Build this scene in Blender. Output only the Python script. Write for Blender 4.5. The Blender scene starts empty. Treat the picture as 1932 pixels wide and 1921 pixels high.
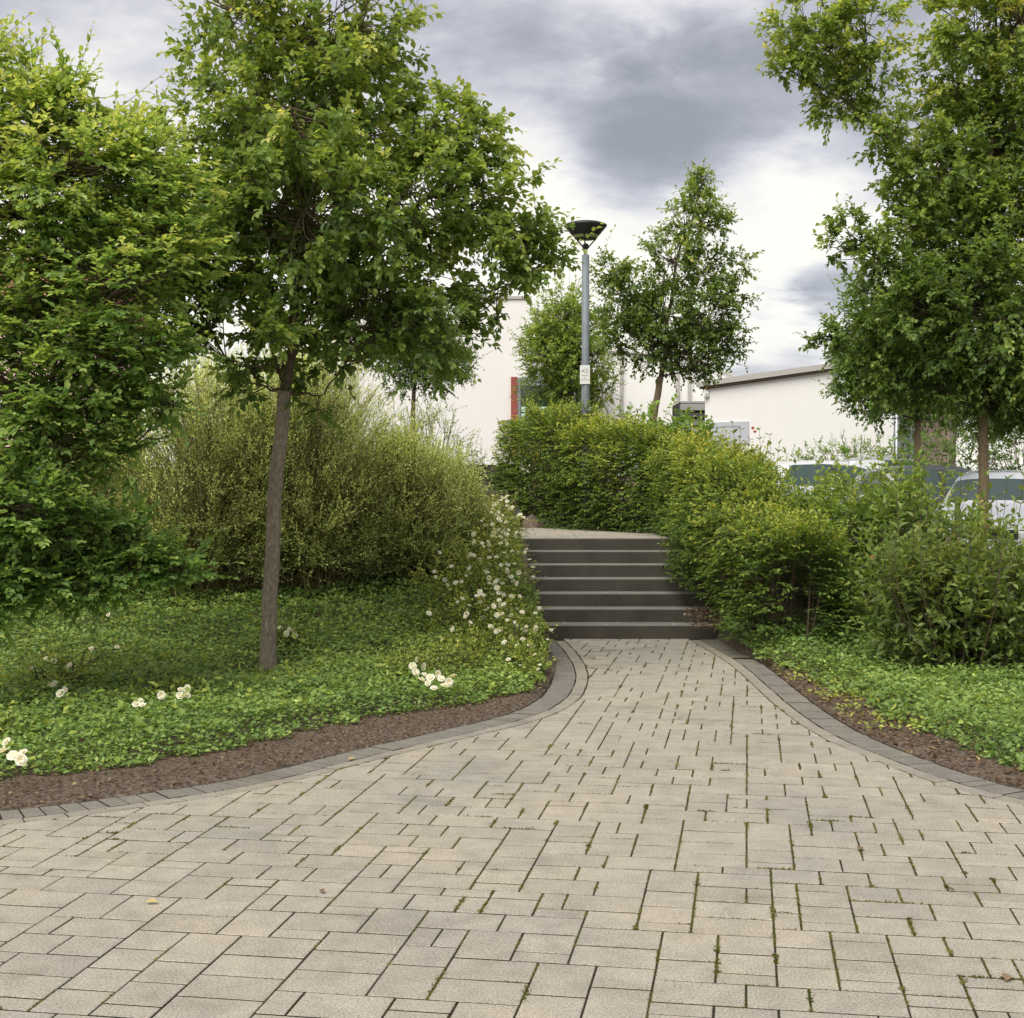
import bpy, math
import numpy as np

# ------------------------------------------------------------------ set-up
S = bpy.context.scene
COL = S.collection
R = math.radians
rng = np.random.default_rng(7)
F = 2640.6          # focal length in units of the photo seen 1932 px wide
CX, HY, EYE = 966.0, 907.0, 1.645

cam_d = bpy.data.cameras.new('camera')
cam = bpy.data.objects.new('camera', cam_d)
COL.objects.link(cam)
cam.location = (0, 0, EYE)
cam.rotation_euler = (R(90 - 1.158), 0, 0)
cam_d.sensor_width = 36
cam_d.lens = 36 * F / 1932
cam_d.clip_start = 0.05
cam_d.clip_end = 2000
S.camera = cam

S.view_settings.view_transform = 'Standard'
S.view_settings.look = 'None'
S.view_settings.gamma = 1
S.view_settings.exposure = 1.36
S.view_settings.use_curve_mapping = False
S.cycles.max_bounces = 8
S.cycles.diffuse_bounces = 5
S.cycles.glossy_bounces = 3
S.cycles.transmission_bounces = 4
S.cycles.transparent_max_bounces = 8
S.cycles.use_denoising = True

SUN_EL, SUN_AZ = R(54), R(208)     # azimuth clockwise from +Y
world = bpy.data.worlds.new('World')
S.world = world
world.use_nodes = True


def build_sky():
    nt = world.node_tree
    n = nt.nodes
    n.clear()
    L = nt.links.new

    def new(t, **kw):
        k = n.new(t)
        for a, b in kw.items():
            setattr(k, a, b)
        return k

    def math_(op, a, b=None, clamp=False):
        m = new('ShaderNodeMath', operation=op, use_clamp=clamp)
        for i, v in enumerate((a, b)):
            if v is None:
                continue
            if isinstance(v, (int, float)):
                m.inputs[i].default_value = v
            else:
                L(v, m.inputs[i])
        return m.outputs[0]
    out = new('ShaderNodeOutputWorld')
    sky = new('ShaderNodeTexSky', sky_type='NISHITA', sun_disc=False)
    sky.sun_elevation = SUN_EL
    sky.sun_rotation = SUN_AZ
    bg = new('ShaderNodeBackground')
    bg.inputs['Strength'].default_value = 0.10
    L(sky.outputs[0], bg.inputs[0])
    tc = new('ShaderNodeTexCoord')
    sep = new('ShaderNodeSeparateXYZ')
    L(tc.outputs['Generated'], sep.inputs[0])
    zc = math_('MAXIMUM', sep.outputs[2], 0.0)
    den = math_('ADD', zc, 0.22)
    px = math_('DIVIDE', sep.outputs[0], den)
    py = math_('DIVIDE', sep.outputs[1], den)
    comb = new('ShaderNodeCombineXYZ')
    L(px, comb.inputs[0])
    L(py, comb.inputs[1])

    def noise(scale, detail, rough, off, dist=0.0):
        mp = new('ShaderNodeMapping')
        mp.inputs['Location'].default_value = off
        L(comb.outputs[0], mp.inputs[0])
        t = new('ShaderNodeTexNoise')
        t.inputs['Scale'].default_value = scale
        t.inputs['Detail'].default_value = detail
        t.inputs['Roughness'].default_value = rough
        t.inputs['Distortion'].default_value = dist
        L(mp.outputs[0], t.inputs[0])
        return t.outputs[0]
    n1 = noise(1.15, 6, 0.52, (3.1, 1.7, 0), 0.25)
    n2 = noise(3.4, 9, 0.60, (7.3, 2.2, 0), 0.2)
    n3 = noise(9.0, 5, 0.55, (1.3, 8.2, 0), 0.3)
    # brighter, thinner cloud low over the horizon, a heavy deck overhead
    el = new('ShaderNodeMapRange', interpolation_type='SMOOTHSTEP')
    L(sep.outputs[2], el.inputs[0])
    el.inputs[1].default_value = 0.14
    el.inputs[2].default_value = 0.27
    el.inputs[3].default_value = 0.31
    el.inputs[4].default_value = -0.04

    def bank(x, y, r, amt):
        """one cloud bank round a direction of the sky"""
        d = np.array([(x - CX) / F, 1.0, (HY - y) / F])
        d /= np.linalg.norm(d)
        vm = new('ShaderNodeVectorMath', operation='DISTANCE')
        L(tc.outputs['Generated'], vm.inputs[0])
        vm.inputs[1].default_value = d
        wob = math_('ADD', vm.outputs['Value'], math_('MULTIPLY', math_('SUBTRACT', n2, 0.5), r * 1.1))
        mr = new('ShaderNodeMapRange', interpolation_type='SMOOTHSTEP')
        L(wob, mr.inputs[0])
        mr.inputs[1].default_value = r * 0.25
        mr.inputs[2].default_value = r * 1.2
        mr.inputs[3].default_value = amt
        mr.inputs[4].default_value = 0.0
        return mr.outputs[0]
    v = math_('ADD', n1, el.outputs[0])
    v = math_('ADD', v, math_('MULTIPLY', math_('SUBTRACT', n2, 0.5), 0.62))
    v = math_('ADD', v, math_('MULTIPLY', math_('SUBTRACT', n3, 0.5), 0.30))
    for b in ((1180, 290, 0.07, -0.20), (1330, 225, 0.085, -0.22), (1000, 140, 0.13, -0.12), (1570, 545, 0.034, -0.46), (1440, 680, 0.055, -0.46), (1440, 470, 0.05, -0.14),
              (1570, 250, 0.06, -0.16), (1050, 380, 0.06, 0.26), (1290, 340, 0.05, 0.12), (1500, 340, 0.06, 0.2), (1450, 570, 0.07, 0.16), (1300, 580, 0.08, 0.12), (150, 60, 0.14, 0.10)):
        v = math_('ADD', v, bank(*b))
    v = math_('ADD', math_('MULTIPLY', math_('SUBTRACT', v, 0.5), 1.22), 0.5)
    ramp = new('ShaderNodeValToRGB')
    e = ramp.color_ramp
    e.interpolation = 'B_SPLINE'
    e.elements[0].position = 0.16
    e.elements[0].color = (0.124, 0.128, 0.138, 1)
    e.elements[1].position = 0.92
    e.elements[1].color = (0.432, 0.412, 0.362, 1)
    for p, c in ((0.36, (0.176, 0.178, 0.195)), (0.50, (0.240, 0.237, 0.256)), (0.68, (0.360, 0.352, 0.342))):
        k = e.elements.new(p)
        k.color = (*c, 1)
    L(v, ramp.inputs[0])
    cl = new('ShaderNodeBackground')
    cl.inputs['Strength'].default_value = 1.0
    L(ramp.outputs[0], cl.inputs[0])
    mix = new('ShaderNodeMixShader')
    mix.inputs[0].default_value = 0.93
    L(bg.outputs[0], mix.inputs[1])
    L(cl.outputs[0], mix.inputs[2])
    L(mix.outputs[0], out.inputs[0])


build_sky()
sd = bpy.data.lights.new('sun', 'SUN')
sun = bpy.data.objects.new('sun', sd)
COL.objects.link(sun)
sd.energy = 1.5
sd.angle = R(42)
sd.color = (1.0, 0.955, 0.87)
_d = np.array([math.sin(SUN_AZ) * math.cos(SUN_EL), math.cos(SUN_AZ) * math.cos(SUN_EL), math.sin(SUN_EL)])
import mathutils
sun.rotation_euler = mathutils.Vector(_d).to_track_quat('Z', 'Y').to_euler()

# ------------------------------------------------------------------ helpers


def W(x, y, Y):
    """point at distance Y seen at photo position x, y (photo 1932 px wide)"""
    return np.array([(x - CX) / F * Y, Y, EYE - (y - HY) / F * Y])


def norm(a):
    return a / np.maximum(np.linalg.norm(a, axis=-1, keepdims=True), 1e-9)


def smooth(a, b, x):
    t = np.clip((x - a) / (b - a), 0, 1)
    return t * t * (3 - 2 * t)


def vnoise(x, y, seed=0):
    """cheap smooth 2d noise, -1..1"""
    r = np.random.default_rng(seed)
    o = 0
    for k in range(7):
        a, b, p = r.uniform(-1, 1), r.uniform(-1, 1), r.uniform(0, 6.28)
        f = 1.0 + 0.55 * k
        o = o + np.sin((a * x + b * y) * f * 1.6 + p) / (1 + 0.35 * k)
    return o / 3.2


class MB:
    """collects triangles / quads, and one tint value per vertex"""

    def __init__(self):
        self.v, self.f3, self.f4, self.t, self.n = [], [], [], [], 0
        self.m3, self.m4 = [], []

    def add(self, v, f3=None, f4=None, tint=0.5, m3=0, m4=0):
        v = np.asarray(v, float).reshape(-1, 3)
        if f3 is not None and len(f3):
            self.f3.append(np.asarray(f3, np.int64).reshape(-1, 3) + self.n)
            self.m3.append(np.broadcast_to(np.asarray(m3, np.int32), (len(self.f3[-1]),)))
        if f4 is not None and len(f4):
            self.f4.append(np.asarray(f4, np.int64).reshape(-1, 4) + self.n)
            self.m4.append(np.broadcast_to(np.asarray(m4, np.int32), (len(self.f4[-1]),)))
        self.v.append(v)
        self.t.append(np.broadcast_to(np.asarray(tint, float), (len(v),)))
        self.n += len(v)
        return self

    def box(self, x0, x1, y0, y1, z0, z1, bev=0.0, M=None, tint=0.5):
        if bev <= 0:
            v = np.array([[x, y, z] for z in (z0, z1) for y in (y0, y1) for x in (x0, x1)], float)
            f = [(0, 2, 3, 1), (4, 5, 7, 6), (0, 1, 5, 4), (2, 6, 7, 3), (0, 4, 6, 2), (1, 3, 7, 5)]
        else:
            b = bev
            lv = []
            for z, i in ((z0, b), (z0 + b, 0), (z1 - b, 0), (z1, b)):
                lv += [(x0 + i, y0 + i, z), (x1 - i, y0 + i, z), (x1 - i, y1 - i, z), (x0 + i, y1 - i, z)]
            v = np.array(lv, float)
            f = [(3, 2, 1, 0), (12, 13, 14, 15)]
            for k in range(3):
                for j in range(4):
                    a, c = k * 4 + j, k * 4 + (j + 1) % 4
                    f.append((a, c, c + 4, a + 4))
        if M is not None:
            v = v @ np.array(M)[:3, :3].T + np.array(M)[:3, 3]
        return self.add(v, None, f, tint)

    def tubes(self, P, Rr, sides=4, tint=0.5):
        """P (N,k,3), Rr (N,k): N tapering tubes at once"""
        P = np.asarray(P, float)
        if P.ndim == 2:
            P = P[None]
        Rr = np.broadcast_to(np.asarray(Rr, float), P.shape[:2])
        N, k, _ = P.shape
        T = norm(np.gradient(P, axis=1))
        ref = np.where(np.abs(T[..., 2:3]) > 0.9, np.array([1.0, 0, 0]), np.array([0, 0, 1.0]))
        # one reference for a whole tube keeps it from twisting
        ref = np.broadcast_to(ref[:, k // 2:k // 2 + 1], P.shape)
        U = norm(np.cross(T, ref))
        V = np.cross(U, T)
        a = np.arange(sides) / sides * 2 * np.pi
        ring = (P[:, :, None] + Rr[:, :, None, None] * (np.cos(a)[None, None, :, None] * U[:, :, None] + np.sin(a)[None, None, :, None] * V[:, :, None]))
        base = (np.arange(N) * k * sides)[:, None, None]
        i = np.arange(k - 1)[None, :, None] * sides
        j = np.arange(sides)[None, None, :]
        j2 = (j + 1) % sides
        q = np.stack([base + i + j, base + i + j2, base + i + sides + j2, base + i + sides + j], -1).reshape(-1, 4)
        return self.add(ring.reshape(-1, 3), None, q, tint)

    def lathe(self, prof, seg=32, c=(0, 0, 0), tint=0.5):
        prof = np.asarray(prof, float)
        a = np.arange(seg) / seg * 2 * np.pi
        v = np.stack([prof[:, None, 0] * np.cos(a), prof[:, None, 0] * np.sin(a), np.broadcast_to(prof[:, None, 1], (len(prof), seg))], -1).reshape(-1, 3) + np.array(c)
        i = np.arange(len(prof) - 1)[:, None] * seg
        j = np.arange(seg)[None]
        j2 = (j + 1) % seg
        q = np.stack([i + j, i + j2, i + seg + j2, i + seg + j], -1).reshape(-1, 4)
        return self.add(v, None, q, tint)

    def prism(self, poly, z0, z1, bev=0.0, tint=0.5, soiled=0):
        """convex outline in x, y with a chamfered top"""
        p = np.asarray(poly, float)
        n = len(p)
        c = p.mean(0)
        d = np.linalg.norm(p - c, axis=1, keepdims=True)
        inn = c + (p - c) * np.maximum(0.05, 1 - bev * 1.3 / np.maximum(d, 1e-4))
        vs = [np.c_[p, np.full(n, z0)]]
        if bev > 0:
            vs += [np.c_[p, np.full(n, z1 - bev)], np.c_[inn, np.full(n, z1)]]
        else:
            vs += [np.c_[p, np.full(n, z1)]]
        q = []
        for k in range(len(vs) - 1):
            for j in range(n):
                q.append((k * n + j, k * n + (j + 1) % n, (k + 1) * n + (j + 1) % n, (k + 1) * n + j))
        o = (len(vs) - 1) * n
        t = [(o, o + j, o + j + 1) for j in range(1, n - 1)]
        return self.add(np.vstack(vs), t, q, tint, 0, np.r_[np.ones(n, int) * soiled, np.zeros(len(q) - n, int)])

    def mesh(self, name, mats, smooth_=False, mirror_fix=False):
        v = np.vstack(self.v)
        f3 = np.vstack(self.f3) if self.f3 else np.zeros((0, 3), np.int64)
        f4 = np.vstack(self.f4) if self.f4 else np.zeros((0, 4), np.int64)
        me = bpy.data.meshes.new(name)
        me.vertices.add(len(v))
        me.vertices.foreach_set('co', v.astype(np.float32).ravel())
        nl = f3.size + f4.size
        me.loops.add(nl)
        me.loops.foreach_set('vertex_index', np.concatenate([f3.ravel(), f4.ravel()]).astype(np.int32))
        npol = len(f3) + len(f4)
        me.polygons.add(npol)
        st = np.concatenate([np.arange(len(f3)) * 3, f3.size + np.arange(len(f4)) * 4]).astype(np.int32)
        me.polygons.foreach_set('loop_start', st)
        mi = np.concatenate((self.m3 or [np.zeros(0, np.int32)]) + (self.m4 or [np.zeros(0, np.int32)])).astype(np.int32)
        at = me.attributes.new('tint', 'FLOAT', 'POINT')
        at.data.foreach_set('value', np.concatenate(self.t).astype(np.float32))
        for m in (mats if isinstance(mats, (list, tuple)) else [mats]):
            me.materials.append(m)
        if mi.any():
            me.polygons.foreach_set('material_index', mi)
        me.update(calc_edges=True)
        if smooth_:
            me.polygons.foreach_set('use_smooth', np.ones(npol, bool))
        else:
            me.polygons.foreach_set('use_smooth', np.zeros(npol, bool))
        return me

    def build(self, name, mats, parent=None, smooth_=False, loc=None):
        if loc is not None:
            self.v = [x - np.asarray(loc, float) for x in self.v]
        o = bpy.data.objects.new(name, self.mesh(name, mats, smooth_))
        COL.objects.link(o)
        if loc is not None:
            o.location = loc
        if parent is not None:
            o.parent = parent
        return o


def link(o, parent=None):
    COL.objects.link(o)
    if parent is not None:
        o.parent = parent
    return o


def tag(o, label=None, cat=None, group=None, kind=None):
    for k, v in (('label', label), ('category', cat), ('group', group), ('kind', kind)):
        if v:
            o[k] = v
    return o


def thing(name, label, cat, loc=(0, 0, 0), rz=0.0, group=None):
    o = bpy.data.objects.new(name, None)
    o.empty_display_size = 0.2
    COL.objects.link(o)
    o.location = loc
    o.rotation_euler = (0, 0, rz)
    return tag(o, label, cat, group)


def put(mb, name, mat, root, smooth_=False):
    """mesh given in world coordinates, parented to an unrotated root"""
    o = mb.build(name, mat, None, smooth_)
    o.parent = root
    o.location = -root.location
    return o


def text_mesh(body, size, mat, name, parent, M, extrude=0.0015, align='LEFT'):
    cu = bpy.data.curves.new(name, 'FONT')
    cu.body = body
    cu.size = size
    cu.extrude = extrude
    cu.align_x = align
    tmp = bpy.data.objects.new('tmp', cu)
    COL.objects.link(tmp)
    dg = bpy.context.evaluated_depsgraph_get()
    me = bpy.data.meshes.new_from_object(tmp.evaluated_get(dg))
    bpy.data.objects.remove(tmp)
    me.materials.clear()
    me.materials.append(mat)
    o = bpy.data.objects.new(name, me)
    COL.objects.link(o)
    o.parent = parent
    o.matrix_local = M
    return o


# ------------------------------------------------------------------ materials


def mat(name):
    m = bpy.data.materials.new(name)
    m.use_nodes = True
    nt = m.node_tree
    return m, nt, nt.nodes['Principled BSDF'], nt.links.new


def simple(name, col, rough=0.6, metal=0.0, spec=0.5, noise=0.0, scale=20.0, coat=0.0, trans=0.0, bump=0.0):
    m, nt, p, L = mat(name)
    p.inputs['Base Color'].default_value = (*col, 1)
    p.inputs['Roughness'].default_value = rough
    p.inputs['Metallic'].default_value = metal
    p.inputs['Specular IOR Level'].default_value = spec
    p.inputs['Coat Weight'].default_value = coat
    p.inputs['Transmission Weight'].default_value = trans
    if noise or bump:
        g = nt.nodes.new('ShaderNodeTexCoord')
        t = nt.nodes.new('ShaderNodeTexNoise')
        t.inputs['Scale'].default_value = scale
        t.inputs['Detail'].default_value = 6
        L(g.outputs['Object'], t.inputs[0])
        if noise:
            r = nt.nodes.new('ShaderNodeValToRGB')
            r.color_ramp.elements[0].position = 0.3
            r.color_ramp.elements[1].position = 0.7
            r.color_ramp.elements[0].color = (*[c * (1 - noise) for c in col], 1)
            r.color_ramp.elements[1].color = (*[min(1, c * (1 + noise)) for c in col], 1)
            L(t.outputs[0], r.inputs[0])
            L(r.outputs[0], p.inputs['Base Color'])
        if bump:
            b = nt.nodes.new('ShaderNodeBump')
            b.inputs['Strength'].default_value = bump
            b.inputs['Distance'].default_value = 0.01
            L(t.outputs[0], b.inputs['Height'])
            L(b.outputs[0], p.inputs['Normal'])
    return m


def leafmat(name, stops, transl=0.34, rough=0.48, spec=0.35, gain=(2.2, 1.9, 1.6)):
    gain = np.broadcast_to(gain, (3,))
    stops = [(q, tuple(float(c_ * g_) for c_, g_ in zip(c, gain))) for q, c in stops]
    m, nt, p, L = mat(name)
    a = nt.nodes.new('ShaderNodeAttribute')
    a.attribute_name = 'tint'
    r = nt.nodes.new('ShaderNodeValToRGB')
    e = r.color_ramp
    e.elements[0].position, e.elements[0].color = stops[0][0], (*stops[0][1], 1)
    e.elements[1].position, e.elements[1].color = stops[-1][0], (*stops[-1][1], 1)
    for q, c in stops[1:-1]:
        k = e.elements.new(q)
        k.color = (*c, 1)
    L(a.outputs['Fac'], r.inputs[0])
    L(r.outputs[0], p.inputs['Base Color'])
    p.inputs['Roughness'].default_value = rough
    p.inputs['Specular IOR Level'].default_value = spec
    t = nt.nodes.new('ShaderNodeBsdfTranslucent')
    g = nt.nodes.new('ShaderNodeMix')
    g.data_type = 'RGBA'
    g.blend_type = 'MULTIPLY'
    g.inputs[0].default_value = 1
    L(r.outputs[0], g.inputs[6])
    g.inputs[7].default_value = (1.9, 1.75, 0.9, 1)
    L(g.outputs[2], t.inputs[0])
    x = nt.nodes.new('ShaderNodeMixShader')
    x.inputs[0].default_value = transl
    L(p.outputs[0], x.inputs[1])
    L(t.outputs[0], x.inputs[2])
    L(x.outputs[0], nt.nodes['Material Output'].inputs[0])
    return m


def paver_material(name, base, island):
    m, nt, p, L = mat(name)
    N = nt.nodes.new
    geo = N('ShaderNodeNewGeometry')
    info = N('ShaderNodeObjectInfo')
    big = N('ShaderNodeTexNoise')
    big.inputs['Scale'].default_value = 1.1
    big.inputs['Detail'].default_value = 7
    big.inputs['Roughness'].default_value = 0.6
    L(geo.outputs['Position'], big.inputs[0])
    fine = N('ShaderNodeTexNoise')
    fine.inputs['Scale'].default_value = 120
    fine.inputs['Detail'].default_value = 3
    fine.inputs['Roughness'].default_value = 0.7
    L(geo.outputs['Position'], fine.inputs[0])
    mid = N('ShaderNodeTexNoise')
    mid.inputs['Scale'].default_value = 9
    mid.inputs['Detail'].default_value = 5
    L(geo.outputs['Position'], mid.inputs[0])
    pits = N('ShaderNodeTexVoronoi')
    pits.inputs['Scale'].default_value = 95
    L(geo.outputs['Position'], pits.inputs[0])

    def rng_(src, a, b, c, d):
        k = N('ShaderNodeMapRange')
        L(src, k.inputs[0])
        for i, v_ in enumerate((a, b, c, d)):
            k.inputs[i + 1].default_value = v_
        return k.outputs[0]

    def mul(a, b):
        k = N('ShaderNodeMath')
        k.operation = 'MULTIPLY'
        L(a, k.inputs[0])
        L(b, k.inputs[1])
        return k.outputs[0]
    rand = geo.outputs['Random Per Island'] if island else info.outputs['Random']
    f = mul(rng_(rand, 0, 1, 0.94, 1.05), rng_(big.outputs[0], 0.3, 0.7, 0.90, 1.07))
    f = mul(f, rng_(fine.outputs[0], 0.3, 0.7, 0.56, 1.40))
    f = mul(f, rng_(mid.outputs[0], 0.3, 0.7, 0.88, 1.08))
    stain = N('ShaderNodeTexNoise')
    stain.inputs['Scale'].default_value = 2.6
    stain.inputs['Detail'].default_value = 6
    stain.inputs['Distortion'].default_value = 0.6
    L(geo.outputs['Position'], stain.inputs[0])
    f = mul(f, rng_(stain.outputs[0], 0.54, 0.72, 1.0, 0.80))
    f = mul(f, rng_(pits.outputs[0], 0.12, 0.26, 0.5, 1.0))
    hue = N('ShaderNodeMix')
    hue.data_type = 'RGBA'
    L(rng_(big.outputs[0], 0.35, 0.65, 0, 1), hue.inputs[0])
    hue.inputs[6].default_value = (base[0] * 0.98, base[1] * 0.99, base[2] * 1.02, 1)
    hue.inputs[7].default_value = (base[0] * 1.03, base[1] * 1.0, base[2] * 0.96, 1)
    x = N('ShaderNodeMix')
    x.data_type = 'RGBA'
    x.blend_type = 'MULTIPLY'
    x.inputs[0].default_value = 1
    L(hue.outputs[2], x.inputs[6])
    L(f, x.inputs[7])
    L(x.outputs[2], p.inputs['Base Color'])
    p.inputs['Roughness'].default_value = 0.85
    p.inputs['Specular IOR Level'].default_value = 0.25
    b = N('ShaderNodeBump')
    b.inputs['Strength'].default_value = 0.35
    b.inputs['Distance'].default_value = 0.003
    L(fine.outputs[0], b.inputs['Height'])
    L(b.outputs[0], p.inputs['Normal'])
    return m


def soil_material(name, c1, c2, c3):
    m, nt, p, L = mat(name)
    N = nt.nodes.new
    geo = N('ShaderNodeNewGeometry')
    t = N('ShaderNodeTexNoise')
    t.inputs['Scale'].default_value = 38
    t.inputs['Detail'].default_value = 8
    t.inputs['Roughness'].default_value = 0.7
    L(geo.outputs['Position'], t.inputs[0])
    r = N('ShaderNodeValToRGB')
    r.color_ramp.elements[0].position = 0.34
    r.color_ramp.elements[0].color = (*c1, 1)
    r.color_ramp.elements[1].position = 0.74
    r.color_ramp.elements[1].color = (*c3, 1)
    k = r.color_ramp.elements.new(0.52)
    k.color = (*c2, 1)
    L(t.outputs[0], r.inputs[0])
    L(r.outputs[0], p.inputs['Base Color'])
    p.inputs['Roughness'].default_value = 0.95
    p.inputs['Specular IOR Level'].default_value = 0.15
    b = N('ShaderNodeBump')
    b.inputs['Strength'].default_value = 0.9
    b.inputs['Distance'].default_value = 0.02
    L(t.outputs[0], b.inputs['Height'])
    L(b.outputs[0], p.inputs['Normal'])
    return m


def bark_material(name, c1, c2, fleck):
    m, nt, p, L = mat(name)
    N = nt.nodes.new
    tc = N('ShaderNodeTexCoord')
    mp = N('ShaderNodeMapping')
    mp.inputs['Scale'].default_value = (60, 60, 20)
    L(tc.outputs['Object'], mp.inputs[0])
    t = N('ShaderNodeTexNoise')
    t.inputs['Scale'].default_value = 1.0
    t.inputs['Detail'].default_value = 7
    t.inputs['Roughness'].default_value = 0.65
    L(mp.outputs[0], t.inputs[0])
    r = N('ShaderNodeValToRGB')
    r.color_ramp.elements[0].position = 0.3
    r.color_ramp.elements[0].color = (*c1, 1)
    r.color_ramp.elements[1].position = 0.75
    r.color_ramp.elements[1].color = (*fleck, 1)
    k = r.color_ramp.elements.new(0.62)
    k.color = (*c2, 1)
    L(t.outputs[0], r.inputs[0])
    L(r.outputs[0], p.inputs['Base Color'])
    p.inputs['Roughness'].default_value = 0.9
    p.inputs['Specular IOR Level'].default_value = 0.2
    b = N('ShaderNodeBump')
    b.inputs['Strength'].default_value = 0.8
    b.inputs['Distance'].default_value = 0.012
    L(t.outputs[0], b.inputs['Height'])
    L(b.outputs[0], p.inputs['Normal'])
    return m


def concrete_material(name, col, var=0.25):
    m, nt, p, L = mat(name)
    N = nt.nodes.new
    geo = N('ShaderNodeNewGeometry')
    a = N('ShaderNodeTexNoise')
    a.inputs['Scale'].default_value = 3.0
    a.inputs['Detail'].default_value = 8
    a.inputs['Roughness'].default_value = 0.65
    L(geo.outputs['Position'], a.inputs[0])
    b_ = N('ShaderNodeTexNoise')
    b_.inputs['Scale'].default_value = 120
    b_.inputs['Detail'].default_value = 3
    L(geo.outputs['Position'], b_.inputs[0])
    mm = N('ShaderNodeMix')
    mm.data_type = 'FLOAT'
    mm.inputs[0].default_value = 0.4
    L(a.outputs[0], mm.inputs[2])
    L(b_.outputs[0], mm.inputs[3])
    r = N('ShaderNodeValToRGB')
    r.color_ramp.elements[0].position = 0.32
    r.color_ramp.elements[0].color = (*[c * (1 - var) for c in col], 1)
    r.color_ramp.elements[1].position = 0.68
    r.color_ramp.elements[1].color = (*[c * (1 + var) for c in col], 1)
    L(mm.outputs[0], r.inputs[0])
    L(r.outputs[0], p.inputs['Base Color'])
    p.inputs['Roughness'].default_value = 0.8
    p.inputs['Specular IOR Level'].default_value = 0.35
    k = N('ShaderNodeBump')
    k.inputs['Strength'].default_value = 0.3
    k.inputs['Distance'].default_value = 0.003
    L(b_.outputs[0], k.inputs['Height'])
    L(k.outputs[0], p.inputs['Normal'])
    return m


M_PAVER = paver_material('paver_concrete', (0.380, 0.346, 0.284), False)
M_PAVER_J = paver_material('paver_concrete_joined', (0.380, 0.346, 0.284), True)
M_EDGE_L = paver_material('edge_paver_concrete', (0.315, 0.285, 0.235), False)
M_EDGE_D = paver_material('edge_brick_concrete', (0.215, 0.20, 0.172), False)
M_JOINT = soil_material('joint_soil', (0.022, 0.018, 0.011), (0.045, 0.037, 0.022), (0.075, 0.070, 0.034))
M_SOIL = soil_material('bark_mulch', (0.045, 0.034, 0.025), (0.15, 0.115, 0.086), (0.32, 0.265, 0.20))
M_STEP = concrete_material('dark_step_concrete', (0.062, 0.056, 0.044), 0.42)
M_TREAD = concrete_material('sky_lit_worn_concrete', (0.20, 0.19, 0.165), 0.25)  # step concrete lightened for sky light on the tops, plus foot wear
M_ASPHALT = concrete_material('asphalt', (0.055, 0.055, 0.055), 0.3)
M_BARK = bark_material('grey_brown_bark', (0.13, 0.107, 0.082), (0.30, 0.25, 0.195), (0.66, 0.59, 0.50))
M_BARK2 = bark_material('tan_bark', (0.15, 0.11, 0.07), (0.28, 0.21, 0.135), (0.42, 0.34, 0.24))
M_TWIG = simple('twig_bark', (0.10, 0.075, 0.052), 0.85, spec=0.2, noise=0.3)
M_STEM = simple('green_brown_stem', (0.075, 0.07, 0.028), 0.8, spec=0.2)
M_BROOMSTEM = simple('broom_stem', (0.17, 0.145, 0.065), 0.85, spec=0.1)
M_WALL = concrete_material('white_render', (0.82, 0.812, 0.785), 0.03)

L_PEAR = leafmat('pear_leaf', [(0.0, (0.022, 0.050, 0.010)), (0.5, (0.060, 0.115, 0.020)), (0.85, (0.125, 0.190, 0.036)), (1.0, (0.19, 0.235, 0.055))], 0.46, 0.42, 0.4, gain=(3.35, 2.6, 3.6))
L_LEFT = leafmat('oval_leaf', [(0.0, (0.026, 0.062, 0.014)), (0.5, (0.072, 0.140, 0.028)), (0.85, (0.16, 0.235, 0.05)), (1.0, (0.22, 0.27, 0.075))], 0.46, 0.5, gain=(2.55, 2.2, 3.0))
L_BACK = leafmat('fine_leaf', [(0.0, (0.04, 0.085, 0.016)), (0.5, (0.095, 0.165, 0.032)), (1.0, (0.19, 0.26, 0.06))], 0.38, 0.5, gain=(2.6, 2.2, 2.2))
L_DARK = leafmat('dark_leaf', [(0.0, (0.016, 0.042, 0.012)), (0.5, (0.038, 0.085, 0.020)), (1.0, (0.085, 0.155, 0.035))], 0.40, 0.45, gain=(3.3, 2.7, 2.5))
L_BEECH = leafmat('hornbeam_leaf', [(0.0, (0.020, 0.045, 0.010)), (0.45, (0.062, 0.115, 0.020)), (0.72, (0.17, 0.215, 0.036)), (0.92, (0.27, 0.29, 0.058)), (1.0, (0.32, 0.265, 0.065))], 0.38, 0.46, gain=(2.35, 2.1, 2.1))
L_WEIG = leafmat('lance_leaf', [(0.0, (0.024, 0.050, 0.013)), (0.5, (0.070, 0.120, 0.026)), (0.85, (0.14, 0.20, 0.042)), (1.0, (0.22, 0.25, 0.07))], 0.38, 0.44, gain=(2.1, 1.95, 1.9))
L_WEIG2 = leafmat('bronze_lance_leaf', [(0.0, (0.030, 0.040, 0.013)), (0.5, (0.085, 0.105, 0.026)), (0.85, (0.15, 0.165, 0.042)), (1.0, (0.20, 0.15, 0.05))], 0.38, 0.44, gain=(1.65, 1.9, 1.9))
L_BROOM = leafmat(gain=(2.5, 2.85, 3.8), name='broom_leaf', stops=[(0.0, (0.040, 0.036, 0.012)), (0.35, (0.085, 0.090, 0.024)), (0.7, (0.20, 0.205, 0.055)), (1.0, (0.36, 0.345, 0.105))], transl=0.28, rough=0.6, spec=0.2)
L_COVER = leafmat('cover_leaf', [(0.0, (0.024, 0.060, 0.014)), (0.5, (0.076, 0.150, 0.032)), (0.85, (0.165, 0.26, 0.060)), (1.0, (0.28, 0.36, 0.10))], 0.28, 0.45, gain=(2.6, 2.05, 2.4))
L_ROSE = leafmat('rose_leaf', [(0.0, (0.035, 0.070, 0.015)), (0.5, (0.105, 0.165, 0.035)), (1.0, (0.25, 0.30, 0.075))], 0.32, 0.45)
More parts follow.
